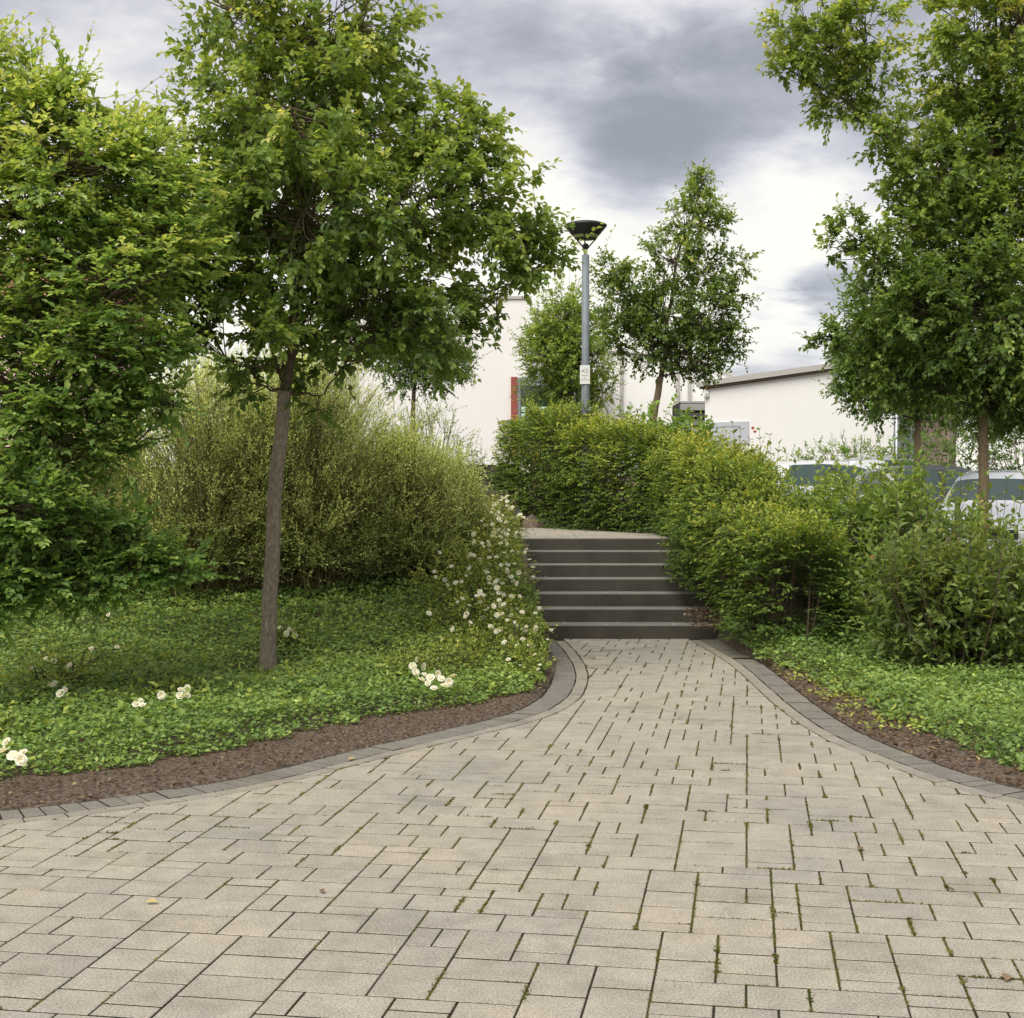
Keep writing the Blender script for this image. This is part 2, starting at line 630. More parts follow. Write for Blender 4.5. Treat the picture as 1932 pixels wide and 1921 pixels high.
L_DRY = leafmat('dry_leaf', [(0.0, (0.06, 0.03, 0.018)), (0.5, (0.19, 0.125, 0.078)), (0.85, (0.35, 0.26, 0.15)), (1.0, (0.50, 0.40, 0.16))], 0.15, 0.7, 0.2, 1.0)
M_PETAL = leafmat('white_petal', [(0.0, (0.62, 0.58, 0.42)), (1.0, (0.84, 0.83, 0.79))], 0.25, 0.6, 0.2, 1.0)
M_MOSS = leafmat('moss', [(0.0, (0.085, 0.092, 0.020)), (1.0, (0.24, 0.22, 0.07))], 0.2, 0.8, 0.1, 1.0)

# ------------------------------------------------------------------ ground plan
LB = np.array([(-40, 3.2), (-16, 4.6), (-8, 5.45), (-5, 5.85), (-3.2, 6.45), (-2.47, 6.76), (-2.25, 6.87), (-1.93, 7.10), (-1.577, 7.36), (-1.345, 7.60), (-1.105, 7.95), (-0.841, 8.35),
               (-0.394, 8.96), (0.0, 9.49), (0.202, 9.85), (0.322, 10.21), (0.433, 10.64), (0.505, 11.25), (0.549, 11.85), (0.551, 12.52), (0.512, 13.47), (0.445, 14.34), (0.43, 14.53)], float)
RB = np.array([(40, 3.0), (16, 4.4), (9, 5.0), (6, 5.4), (4.2, 5.95), (3.2, 6.6), (2.63, 7.18), (2.43, 7.55), (2.318, 7.90), (2.214, 8.35), (2.105, 8.82), (2.05, 9.40), (2.03, 10.29),
               (2.05, 11.37), (2.06, 12.44), (2.02, 13.37), (1.96, 14.21), (1.94, 14.53)], float)


def resample(P, step=0.02):
    """smooth curve through control points, even spacing"""
    t = np.r_[0, np.cumsum(np.linalg.norm(np.diff(P, axis=0), axis=1))]
    s = np.arange(0, t[-1], step)
    Q = np.c_[np.interp(s, t, P[:, 0]), np.interp(s, t, P[:, 1])]
    k = int(0.35 / step)
    ker = np.hanning(2 * k + 1)
    ker /= ker.sum()
    pad = np.vstack([Q[0] + (Q[0] - Q[1]) * np.arange(k, 0, -1)[:, None], Q, Q[-1] + (Q[-1] - Q[-2]) * np.arange(1, k + 1)[:, None]])
    return np.c_[np.convolve(pad[:, 0], ker, 'valid'), np.convolve(pad[:, 1], ker, 'valid')]


LC = resample(LB[1:])
RC = resample(RB[1:])


def offset(C, d):
    """curve moved to its right-hand side by d (seen along its running direction)"""
    T = norm(np.gradient(C, axis=0))
    return C + np.c_[T[:, 1], -T[:, 0]] * d


# LC runs towards the stairs with the path on its right; RC has the path on its left
def signed(C, side, x, y):
    """distance to the boundary curve, positive on the path side"""
    x, y = np.asarray(x, float), np.asarray(y, float)
    Cs = C[::4]
    T = norm(np.gradient(Cs, axis=0))
    Nn = np.c_[T[:, 1], -T[:, 0]] * side
    shp = x.shape
    p = np.c_[x.ravel(), y.ravel()]
    o = np.empty(len(p))
    for a in range(0, len(p), 4000):
        q = p[a:a + 4000]
        d = q[:, None] - Cs[None]
        i = np.argmin((d ** 2).sum(-1), axis=1)
        dd = d[np.arange(len(q)), i]
        o[a:a + 4000] = np.where((dd * Nn[i]).sum(-1) >= 0, 1, -1) * np.linalg.norm(dd, axis=1)
    return o.reshape(shp)


def dl(x, y):
    return signed(LC, 1, x, y)


def dr(x, y):
    return signed(RC, -1, x, y)


ST_Y, RISE, RUN, ST_X0, ST_X1 = 14.53, 0.136, 0.356, 0.15, 2.15
LAND_Y = ST_Y + 6 * RUN
LAND_Z = 7 * RISE


def softplus(x, k=0.5):
    return np.where(x > 8 * k, x, k * np.log1p(np.exp(np.clip(x / k, -40, 8))))


def ground(x, y, path=True):
    x, y = np.broadcast_arrays(np.asarray(x, float), np.asarray(y, float))
    left = np.minimum(0.19 * softplus(y - 11.7), 1.85)
    hedge = np.minimum(0.21 * softplus(y - 12.9), 0.95) + 0.10 * np.clip(y - 20, 0, 8)
    park = np.minimum(0.04 * softplus(y - 12.5), 0.9)
    w = smooth(3.2, 4.8, x)
    right = hedge * (1 - w) + park * w
    w2 = np.where(y > 16.4, smooth(-0.1, 0.45, x), smooth(0.0, 2.4, x))
    z = left * (1 - w2) + right * w2
    z = z + 0.012 * vnoise(x * 2, y * 2, 3) * (y < 30)
    # landing and the two flights
    m = smooth(-2.3, -2.1, x) * (1 - smooth(1.75, 2.3, x)) * smooth(16.2, 16.6, y) * (1 - smooth(20.4, 20.7, y))
    z = z * (1 - m) + (LAND_Z - 0.06) * m
    st = (x > ST_X0 + 0.02) & (x < ST_X1 - 0.02) & (y > ST_Y) & (y < LAND_Y)
    z = np.where(st, 0.0, z)
    f2 = smooth(-2.1, -1.9, x) * (1 - smooth(0.10, 0.25, x)) * smooth(20.3, 20.5, y) * (1 - smooth(22.7, 22.9, y))
    z = z * (1 - f2) + 0.85 * f2
    if path:
        near = (y < ST_Y) & (x > -45) & (x < 45)
        a = np.full(x.shape, -9.0)
        idx = near
        if idx.any():
            a[idx] = np.minimum(dl(x[idx], y[idx]), dr(x[idx], y[idx]))
        inp = smooth(-0.26, -0.19, a)
        behind = (y < 3.0)
        inp = np.where(behind, 1.0, inp)
        z = z * (1 - inp) - 0.07 * inp
    return z


def gz(x, y):
    return float(ground(np.array([x]), np.array([y]), False)[0])


def geo_out(a, b, n, far):
    g = np.geomspace(0.3, far, n)
    return np.r_[a - g[::-1], np.arange(a, b, 0.14), b + g]


xs = geo_out(-6.0, 8.0, 16, 350)
ys = np.r_[-np.geomspace(0.5, 60, 8)[::-1] + 2.4, np.arange(2.5, 26, 0.14), 26 + np.geomspace(0.3, 700, 18)]
gx, gy = np.meshgrid(xs, ys)
zz = ground(gx, gy)
nx, ny = len(xs), len(ys)
ii = (np.arange(ny - 1)[:, None] * nx + np.arange(nx - 1)[None]).ravel()
mb = MB().add(np.c_[gx.ravel(), gy.ravel(), zz.ravel()], None, np.c_[ii, ii + 1, ii + nx + 1, ii + nx])
tag(mb.build('ground', M_SOIL, smooth_=True), 'dark brown soil and bark mulch of the planting beds', None, None, 'structure')

# parking area behind the shrubs on the right
px_ = np.linspace(5.0, 30, 30)
py_ = np.linspace(15.5, 33, 30)
ax, ay = np.meshgrid(px_, py_)
az = ground(ax, ay, False) + 0.02
ii = (np.arange(29)[:, None] * 30 + np.arange(29)[None]).ravel()
tag(MB().add(np.c_[ax.ravel(), ay.ravel(), az.ravel()], None, np.c_[ii, ii + 1, ii + 31, ii + 30]).build('parking_area', M_ASPHALT, smooth_=True), 'dark asphalt of the car park behind the shrubs', None, None, 'structure')

# ------------------------------------------------------------------ paved path
A = math.atan((1411 - CX) / F)
EX = np.array([math.cos(A), -math.sin(A)])
EY = np.array([math.sin(A), math.cos(A)])
U = 0.1            # paving module


def clip(poly, p, n):
    """keep the part of a convex outline on the side n of the point p"""
    out = []
    d = (poly - p) @ n
    for i in range(len(poly)):
        j = (i + 1) % len(poly)
        if d[i] >= 0:
            out.append(poly[i])
        if d[i] * d[j] < 0:
            t = d[i] / (d[i] - d[j])
            out.append(poly[i] + t * (poly[j] - poly[i]))
    return np.array(out)


def lay_pavers(rngp, i0, i1, j0, j1):
    """a random bond of 30x20, 20x20, 20x10 pieces on the 10 cm module"""
    nI, nJ = i1 - i0, j1 - j0
    occ = np.zeros((nJ, nI), bool)
    joint = np.zeros((nJ + 4, nI + 4), bool)     # joints along the depth, to keep their runs short
    res = []
    kinds = [((3, 2), 0.40), ((2, 2), 0.30), ((2, 3), 0.09), ((1, 2), 0.07), ((2, 1), 0.17)]
    for j in range(nJ):
        i = 0
        while i < nI:
            if occ[j, i]:
                i += 1
                continue
            free = 0
            while i + free < nI and not occ[j, i + free] and free < 6:
                free += 1
            ch, wt = [], []
            for (w, d), q in kinds:
                if w > free or j + d > nJ:
                    continue
                if free - w == 1 and rngp.random() < 0.9:
                    q *= 0.04
                if free > w:
                    run = 0
                    while run < 5 and j - 1 - run >= 0 and joint[j - 1 - run, i + w]:
                        run += 1
                    if run and run + d > 3:
                        q *= 0.02
                ch.append((w, d))
                wt.append(q)
            if not ch:
                w, d = (1, 2) if j + 2 <= nJ else (1, 1)
            else:
                wt = np.array(wt)
                w, d = ch[rngp.choice(len(ch), p=wt / wt.sum())]
            if free == 1:
                w, d = (1, 2) if j + 2 <= nJ else (1, 1)
            occ[j:j + d, i:i + w] = True
            joint[j:j + d, i] = True
            joint[j:j + d, i + w] = True
            res.append((i + i0, j + j0, w, d))
            i += w
    return res


def pave_origin(i, j):
    return EX * (i * U) + EY * (j * U)


pr = np.random.default_rng(21)
cells = lay_pavers(pr, -120, 70, 20, 160)
GAP, GAPY = 0.0036, 0.0060
IN_L = offset(LC, 0.102)
IN_R = offset(RC, -0.102)
polys = []
cc = np.array([pave_origin(i + w / 2, j + d / 2) for i, j, w, d in cells])
d1 = dl(cc[:, 0], cc[:, 1])
d2 = dr(cc[:, 0], cc[:, 1])


def tangent_at(C, side, c):
    i = int(np.clip(np.argmin(((C - c) ** 2).sum(1)), 2, len(C) - 3))
    T = C[i + 2] - C[i - 2]
    T /= np.linalg.norm(T)
    return C[i], np.array([T[1], -T[0]]) * side


for (i, j, w, d), c, a1, a2 in zip(cells, cc, d1, d2):
    if not (2.6 < c[1] < ST_Y + 0.2) or abs(c[0]) > 0.5 * c[1] + 1.5 or min(a1, a2) < -0.1:
        continue
    o = pave_origin(i, j)
    jit = pr.normal(0, 0.0009, 4)
    x0, x1, y0, y1 = GAP + jit[0], w * U - GAP + jit[1], GAPY + jit[2], d * U - GAPY + jit[3]
    p = np.array([o + EX * x + EY * y for x, y in ((x0, y0), (x1, y0), (x1, y1), (x0, y1))])
    cut = False
    for C, side, dd in ((IN_L, 1, a1), (IN_R, -1, a2)):
        if dd < 0.40:
            q, n_ = tangent_at(C, side, c)
            # an outside corner can see the curve bend: clip at the two nearest tangents
            p2 = clip(p, q + n_ * 0.004, n_)
            if len(p2) != len(p) or not np.allclose(p2, p):
                cut = True
            p = p2
            if len(p) < 3:
                break
    if len(p) >= 3 and p[:, 1].max() > ST_Y - 0.004:
        p = clip(p, np.array([0, ST_Y - 0.004]), np.array([0, -1.0]))
        cut = True
    if len(p) < 3:
        continue
    area = 0.5 * abs(np.dot(p[:, 0], np.roll(p[:, 1], 1)) - np.dot(p[:, 1], np.roll(p[:, 0], 1)))
    if area < 0.0006:
        continue
    inframe = abs(c[0] / c[1]) < 0.366 and c[1] > 4.35
    polys.append((area / c[1] ** 3 * (1 if inframe else 0), p, (w, d), cut, c))

path_base = MB()
bx = np.array([offset(LC, -0.21), ])[0][::6]
br = offset(RC, 0.21)[::6]
ym = np.linspace(2.45, ST_Y, 90)


def row_x(C, y):
    o = np.argsort(C[:, 1])
    return np.interp(y, C[o, 1], C[o, 0])


xl, xr = row_x(bx, ym), row_x(br, ym)
xl = np.where(ym < bx[:, 1].min(), -16, xl)
xr = np.where(ym < br[:, 1].min(), 16, xr)
v = np.vstack([np.c_[xl, ym, np.full(90, -0.0035)], np.c_[xr, ym, np.full(90, -0.0035)]])
q = [(k, 90 + k, 91 + k, k + 1) for k in range(89)]
path_base.add(v, None, q)
path = path_base.build('paved_path', M_JOINT)
tag(path, 'pale concrete paving widening from the stairs towards the camera', None, None, 'structure')

polys.sort(key=lambda t: -t[0])
shared = {}
far = MB()
for k, (sc_, p, wd, cut, c) in enumerate(polys):
    z = float(np.clip(pr.normal(0, 0.0005), -0.001, 0.001))
    if k < 300 and sc_ > 0:
        q = p - c
        if cut:
            me = MB().prism(q, -0.05, 0, 0.0025, soiled=1).mesh('paver', [M_PAVER, M_JOINT])
            rot = 0
        else:
            if wd not in shared:
                ww, hh = wd[0] * U / 2 - GAP, wd[1] * U / 2 - GAPY
                base = np.array([EX * sx * ww + EY * sy * hh for sx, sy in ((-1, -1), (1, -1), (1, 1), (-1, 1))])
                shared[wd] = MB().prism(base, -0.05, 0, 0.0025, soiled=1).mesh('paver', [M_PAVER, M_JOINT])
            me = shared[wd]
            rot = pr.normal(0, 0.003)
        o = bpy.data.objects.new('paver', me)
        link(o, path)
        o.location = (c[0], c[1], z)
        o.rotation_euler = (float(np.clip(pr.normal(0, 0.0018), -0.004, 0.004)), float(np.clip(pr.normal(0, 0.0018), -0.004, 0.004)), rot)
    else:
        far.prism(p, -0.04, z, 0.0025, soiled=1)
tag(far.build('distant_pavers', [M_PAVER_J, M_JOINT], path), None, None, None, 'stuff')


def course(C, a, b, step, gap, name, material, s0, ymax, jit, rngc):
    """a course of pieces following the curve between offsets a and b"""
    s = np.r_[0, np.cumsum(np.linalg.norm(np.diff(C, axis=0), axis=1))]
    T = norm(np.gradient(C, axis=0))
    Nn = np.c_[T[:, 1], -T[:, 0]]

    def at(q, off):
        x = np.interp(q, s, C[:, 0])
        y = np.interp(q, s, C[:, 1])
        n = norm(np.array([np.interp(q, s, Nn[:, 0]), np.interp(q, s, Nn[:, 1])]))
        return np.array([x, y]) + n * off
    q = s0
    extra = MB()
    n = 0
    while q + step < s[-1] - 0.005:
        m = at(q + step / 2, (a + b) / 2)
        lo, hi = min(a, b) + gap / 2, max(a, b) - gap / 2
        k = rngc.normal(0, jit, 2)
        ps = []
        nseg = 3 if step > 0.15 else 1
        for t in np.linspace(q + gap / 2, q + step - gap / 2, nseg + 1):
            ps.append(at(t, lo + k[0]))
        for t in np.linspace(q + step - gap / 2, q + gap / 2, nseg + 1):
            ps.append(at(t, hi + k[0]))
        ps = np.array(ps)
        # outline order depends on the side
        ar = np.dot(ps[:, 0], np.roll(ps[:, 1], -1)) - np.dot(ps[:, 1], np.roll(ps[:, 0], -1))
        if ar < 0:
            ps = ps[::-1]
        z = rngc.normal(0.0, 0.0015)
        if abs(m[0] / m[1]) < 0.42 and m[1] > 4:
            o = MB().prism(ps - m, -0.06, 0, 0.003, soiled=1).build(name, [material, M_JOINT], path)
            o.location = (m[0], m[1], z)
            n += 1
        elif abs(m[0]) < 16:
            extra.prism(ps, -0.05, z, 0.004)
        q += step
    if extra.n:
        tag(extra.build(name.replace('edge', 'outer_edge'), material, path), None, None, None, 'stuff')
    return n


er = np.random.default_rng(5)
course(LC, 0.0, 0.10, 0.20, 0.006, 'edge_paver', M_EDGE_L, 0.05, ST_Y, 0.0015, er)
course(RC, 0.0, -0.10, 0.20, 0.006, 'edge_paver', M_EDGE_L, 0.05, ST_Y, 0.0015, er)
course(LC, -0.003, -0.195, 0.105, 0.010, 'edge_brick', M_EDGE_D, 0.0, ST_Y, 0.002, er)
course(RC, 0.003, 0.195, 0.105, 0.010, 'edge_brick', M_EDGE_D, 0.0, ST_Y, 0.002, er)

# ------------------------------------------------------------------ stairs and landing
stairs = thing('staircase', 'seven dark concrete block steps rising between hedge and white roses', 'stairs', (1.15, ST_Y, 0))
sr = np.random.default_rng(3)
for k in range(7):
    y0 = ST_Y + k * RUN
    y1 = y0 + RUN + 0.03 if k < 6 else y0 + 0.20
    zt = (k + 1) * RISE
    z0 = k * RISE - (0.03 if k else 0.1)
    j = sr.normal(0, 0.002, 2)
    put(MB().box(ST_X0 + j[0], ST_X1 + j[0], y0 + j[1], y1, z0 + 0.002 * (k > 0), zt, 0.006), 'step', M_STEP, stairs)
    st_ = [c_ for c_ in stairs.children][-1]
    MB().box(ST_X0 + j[0] + 0.008, ST_X1 + j[0] - 0.008, y0 + j[1] + 0.008, (y0 + RUN if k < 6 else y1) - 0.004, zt - 0.02, zt + 0.003, 0.002).build('tread', M_TREAD, st_)  # thin added slab, carries the painted sky-lit tone of the step top
lmb = MB()
lmb.add([(-2.2, LAND_Y + 0.2, LAND_Z - 0.012), (2.0, LAND_Y + 0.2, LAND_Z - 0.012), (2.0, 23.0, LAND_Z - 0.012), (-2.2, 23.0, LAND_Z - 0.012)], None, [(0, 1, 2, 3)])
landing = tag(lmb.build('landing', M_JOINT), 'pale paved landing above the dark steps', None, None, 'structure')
lp = MB()
for i, j, w, d in lay_pavers(np.random.default_rng(9), -30, 40, 0, 46):
    x0, y0 = -2.2 + (i + 30) * 0.1, LAND_Y + 0.205 + j * 0.1
    if x0 + w * 0.1 > 2.0 or y0 > 20.5 and x0 < 0.1 and y0 > 20.45:
        continue
    lp.prism(np.array([(x0 + GAP, y0 + GAP), (x0 + w * 0.1 - GAP, y0 + GAP), (x0 + w * 0.1 - GAP, y0 + d * 0.1 - GAP), (x0 + GAP, y0 + d * 0.1 - GAP)]), LAND_Z - 0.04, LAND_Z + sr.normal(0, 0.001), 0.004)
tag(lp.build('landing_pavers', M_PAVER_J, landing), None, None, None, 'stuff')

up = thing('upper_staircase', 'short upper flight of dark steps half hidden by roses and hedge', 'stairs', (-0.8, 20.5, LAND_Z))
for k in range(7):
    y0 = 20.5 + k * RUN
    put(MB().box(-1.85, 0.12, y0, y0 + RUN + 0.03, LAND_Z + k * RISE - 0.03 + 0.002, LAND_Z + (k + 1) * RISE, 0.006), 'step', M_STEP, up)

# ------------------------------------------------------------------ leaves
HEX_V = np.array([(0, 0, 0), (-0.36, 0.26, 0.07), (-0.46, 0.52, 0.08), (0.0, 1.0, -0.12), (0.46, 0.52, 0.08), (0.36, 0.26, 0.07)])
HEX_F = np.array([(0, 5, 4, 3), (0, 3, 2, 1)])
DIA_V = np.array([(0, 0, 0), (-0.5, 0.45, 0.06), (0.0, 1.0, -0.08), (0.5, 0.45, 0.06)])
DIA_F = np.array([(0, 3, 2), (0, 2, 1)])


def leaves(mb, pos, axis, nrm, ln, wd, tint, kind='hex'):
    N = len(pos)
    axis = norm(axis)
    side = norm(np.cross(axis, nrm))
    up_ = np.cross(side, axis)
    V, Fc = (HEX_V, HEX_F) if kind == 'hex' else (DIA_V, DIA_F)
    ln = np.broadcast_to(ln, (N,))[:, None, None]
    wd = np.broadcast_to(wd, (N,))[:, None, None]
    v = pos[:, None] + side[:, None] * (V[None, :, 0:1] * wd) + axis[:, None] * (V[None, :, 1:2] * ln) + up_[:, None] * (V[None, :, 2:3] * ln)
    k = len(V)
    f = (Fc[None] + (np.arange(N) * k)[:, None, None]).reshape(-1, Fc.shape[1])
    t = np.repeat(np.broadcast_to(tint, (N,)), k)
    if kind == 'hex':
        mb.add(v.reshape(-1, 3), None, f, t)
    else:
        mb.add(v.reshape(-1, 3), f, None, t)


def shoot_leaves(mb, rg, s, d, L, n, ln, wd, tint, style='spiral', angle=0.95, droop=0.25, curve=None, t0=0.12, kind='hex', flat=0.75, tgain=0.25, endsize=0.7):
    """leaves along shoots that start at s, run along d for L; returns points along the shoots"""
    N = len(s)
    d = norm(d)
    c = np.zeros_like(s) if curve is None else curve
    if style == 'opp':
        tt = np.repeat(np.linspace(t0, 1.0, n // 2), 2)
    else:
        tt = np.linspace(t0, 1.0, n)
    tt = np.clip(tt[None] + rg.normal(0, 0.02, (N, len(tt))) * (style != 'opp'), 0, 1.02)
    n = tt.shape[1]
    T = tt[..., None]
    P = s[:, None] + L[:, None, None] * (T * d[:, None] + T * T * c[:, None])
    tan = norm(d[:, None] + 2 * T * c[:, None])
    ref = np.where(np.abs(tan[..., 2:3]) > 0.93, np.array([1.0, 0, 0]), np.array([0, 0, 1.0]))
    u = norm(np.cross(tan, ref))
    w = np.cross(u, tan)
    i = np.arange(n)[None]
    ph0 = rg.uniform(0, 6.283, (N, 1))
    if style == 'spiral':
        ph = ph0 + i * 2.39996 + rg.normal(0, 0.3, (N, n))
    elif style == 'distich':
        ph = (i % 2) * np.pi + rg.normal(0, 0.3, (N, n))
    else:
        ph = ph0 + (i % 2) * np.pi + (i // 2) * (np.pi / 2) + rg.normal(0, 0.15, (N, n))
    al = angle + rg.normal(0, 0.2, (N, n))
    al = al * (1 - 0.45 * tt)          # the last leaves point forward
    rad = np.cos(ph)[..., None] * u + np.sin(ph)[..., None] * w
    ax = np.cos(al)[..., None] * tan + np.sin(al)[..., None] * rad
    ax = ax + np.array([0, 0, -1.0]) * (droop * rg.uniform(0.3, 1.5, (N, n)))[..., None]
    nr = norm(np.array([0, 0, 1.0]) * flat + tan * (1 - flat) * 0.8 + rg.normal(0, 0.32, (N, n, 3)))
    sc_ = rg.uniform(0.6, 1.25, (N, n)) * (1 - (1 - endsize) * tt ** 2)
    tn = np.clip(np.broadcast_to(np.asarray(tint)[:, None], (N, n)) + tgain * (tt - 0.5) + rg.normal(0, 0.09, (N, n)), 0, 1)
    leaves(mb, P.reshape(-1, 3), ax.reshape(-1, 3), nr.reshape(-1, 3), (ln * sc_).ravel(), (wd * sc_).ravel(), tn.ravel(), kind)
    k = np.linspace(0, 1, 4)[None, :, None]
    return s[:, None] + L[:, None, None] * (k * d[:, None] + k * k * c[:, None])


def rdir(rg, n):
    return norm(rg.normal(0, 1, (n, 3)))


def bez(a, b, c, k=8):
    t = np.linspace(0, 1, k)[:, None]
    return (1 - t) ** 2 * a + 2 * t * (1 - t) * b + t * t * c


def tree(name, label, Y, trunk, leader, blobs, tips, leaf, lmat, bark, seed, group=None, r0=0.07, r1=0.05, per_tip=4, n_leaf=9, twig=(0.2, 0.36), tint=0.42, style='spiral', droop=0.28, up_bias=0.5, depth=1.0,
         wild=0.06, shell=0.45, flat=0.7, angle=0.95, cat='tree', kind='hex', stems=None, layered=0.0, pexp=1.8):
    """trunk / leader: photo points at distance Y.  blobs: (x, y, r[, dy]) clumps of the crown, photo units, dy metres nearer or farther."""
    rg = np.random.default_rng(seed)
    k = Y / F
    tp = np.array([W(x, y, Y) for x, y in trunk])
    tp[0, 2] = min(tp[0, 2], gz(tp[0, 0], Y) - 0.05) if stems is None else tp[0, 2]
    root = thing(name, label, cat, tuple(tp[0]), 0, group)
    # trunk
    s = np.linspace(0, 1, len(tp))
    q = np.linspace(0, 1, 14)
    TP = np.c_[[np.interp(q, s, tp[:, i]) for i in range(3)]].T
    TP[1:-1] += rg.normal(0, 0.004, (12, 3)) * np.array([1, 1, 0])
    rad = r0 + (r1 - r0) * q
    rad[0] *= 1.28
    rad[1] *= 1.08
    tm = MB().tubes(TP, rad, 12)
    put(tm, 'trunk', bark, root, True)
    lp_ = np.array([tp[-1]] + [W(x, y, Y) for x, y in leader])
    s = np.r_[0, np.cumsum(np.linalg.norm(np.diff(lp_, axis=0), axis=1))]
    q = np.linspace(0, s[-1], 12)
    LP = np.c_[[np.interp(q, s, lp_[:, i]) for i in range(3)]].T
    LP[1:] += rg.normal(0, 0.025, (11, 3))
    br = MB()
    br.tubes(LP, np.linspace(r1 * 0.8, 0.006, 12), 7)
    cs, rs = [], []
    for b in blobs:
        dy = b[3] if len(b) > 3 else rg.uniform(-0.5, 0.5) * b[2] * k * depth
        c = W(b[0], b[1], Y)
        c[1] += dy
        cs.append(c)
        rs.append(b[2] * k)
    cs, rs = np.array(cs), np.array(rs)
    # limbs: from the leader to every clump
    limbs = [None] * len(cs)
    cand = [(LP[i], r1 * 0.42 * (1 - i / 15), 0.0) for i in range(12)]
    for b_ in np.argsort([np.min(np.linalg.norm(LP - c, axis=1)) for c in cs]):
        c = cs[b_]
        cost = [np.linalg.norm(c - q_) + 0.30 * ln_ + 1.6 * max(0.0, q_[2] - c[2] + 0.45 * np.linalg.norm((c - q_)[:2])) for q_, _, ln_ in cand]
        q_, rq, ln_ = cand[int(np.argmin(cost))]
        dist = np.linalg.norm(c - q_)
        mid = q_ + (c - q_) * 0.5 + np.array([0, 0, -0.08 * dist]) + rg.normal(0, 0.07 * dist, 3)
        P = bez(q_, mid, c, 9)
        P[1:-1] += rg.normal(0, 0.012, (7, 3))
        limbs[b_] = P
        ra = max(0.007, rq * 0.8)
        br.tubes(P, np.linspace(ra, 0.005, 9), 6)
        for m_ in range(3, 9):
            cand.append((P[m_], ra * (1 - m_ / 11), ln_ + dist * m_ / 8))
    prob = rs ** pexp
    prob /= prob.sum()
    which = rg.choice(len(cs), tips, p=prob)
    rr = (shell + (1 - shell) * rg.random(tips) ** 0.7)[:, None]
    dirs = rdir(rg, tips)
    dirs = norm(dirs * np.array([1, 1, 1 - 0.5 * layered]))
    P0 = cs[which] + dirs * rs[which][:, None] * rr * np.array([1, depth, 1])
    # secondary branches
    lims = np.array(limbs)
    att = lims[which, rg.integers(3, 9, tips)]
    mid = (att + P0) / 2 + rg.normal(0, 0.04, (tips, 3)) + np.array([0, 0, -0.04])
    t = np.linspace(0, 1, 6)[None, :, None]
    SB = (1 - t) ** 2 * att[:, None] + 2 * t * (1 - t) * mid[:, None] + t * t * P0[:, None]
    br.tubes(SB, np.linspace(0.0060, 0.0025, 6), 4)
    cr = MB()
    rep = np.repeat(np.arange(tips), per_tip)
    back = rg.uniform(0.45, 1.0, len(rep))[:, None]
    s0 = SB[rep, 3] * (1 - back) + P0[rep] * back + rg.normal(0, 0.012, (len(rep), 3))
    dd = norm(dirs[rep] * 0.75 + np.array([0, 0, up_bias]) + rg.normal(0, 0.55, (len(rep), 3)) * np.array([1, 1, 1 - 0.6 * layered]))
    L = rg.uniform(*twig, len(rep))
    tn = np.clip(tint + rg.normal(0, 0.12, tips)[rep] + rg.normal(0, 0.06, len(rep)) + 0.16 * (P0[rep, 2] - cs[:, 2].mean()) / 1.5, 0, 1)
    cv = np.array([0, 0, -0.22 * (1 - layered)]) * rg.uniform(0.2, 1.3, (len(rep), 1)) + rg.normal(0, 0.08, (len(rep), 3))
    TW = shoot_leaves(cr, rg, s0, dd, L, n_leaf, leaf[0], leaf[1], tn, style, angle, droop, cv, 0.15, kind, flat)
    br.tubes(TW, np.linspace(0.0028, 0.0012, 4), 3)
    # long young shoots that break the outline
    nw = int(tips * wild)
    if nw:
        o = np.argsort(-np.linalg.norm(P0 - cs.mean(0), axis=1))[:nw * 4]
        o = rg.choice(o, nw, replace=False)
        TW = shoot_leaves(cr, rg, P0[o], norm(dirs[o] * 0.7 + np.array([0, 0, 0.8]) + rg.normal(0, 0.3, (nw, 3))), rg.uniform(0.3, 0.55, nw), 9, leaf[0] * 0.9, leaf[1] * 0.85,
                          np.full(nw, min(1, tint + 0.25)), 'spiral', 0.9, droop, rg.normal(0, 0.12, (nw, 3)), 0.2, kind, flat)
        br.tubes(TW, np.linspace(0.003, 0.0012, 4), 3)
    put(br, 'branches', M_TWIG, root, True)
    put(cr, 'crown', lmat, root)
    return root


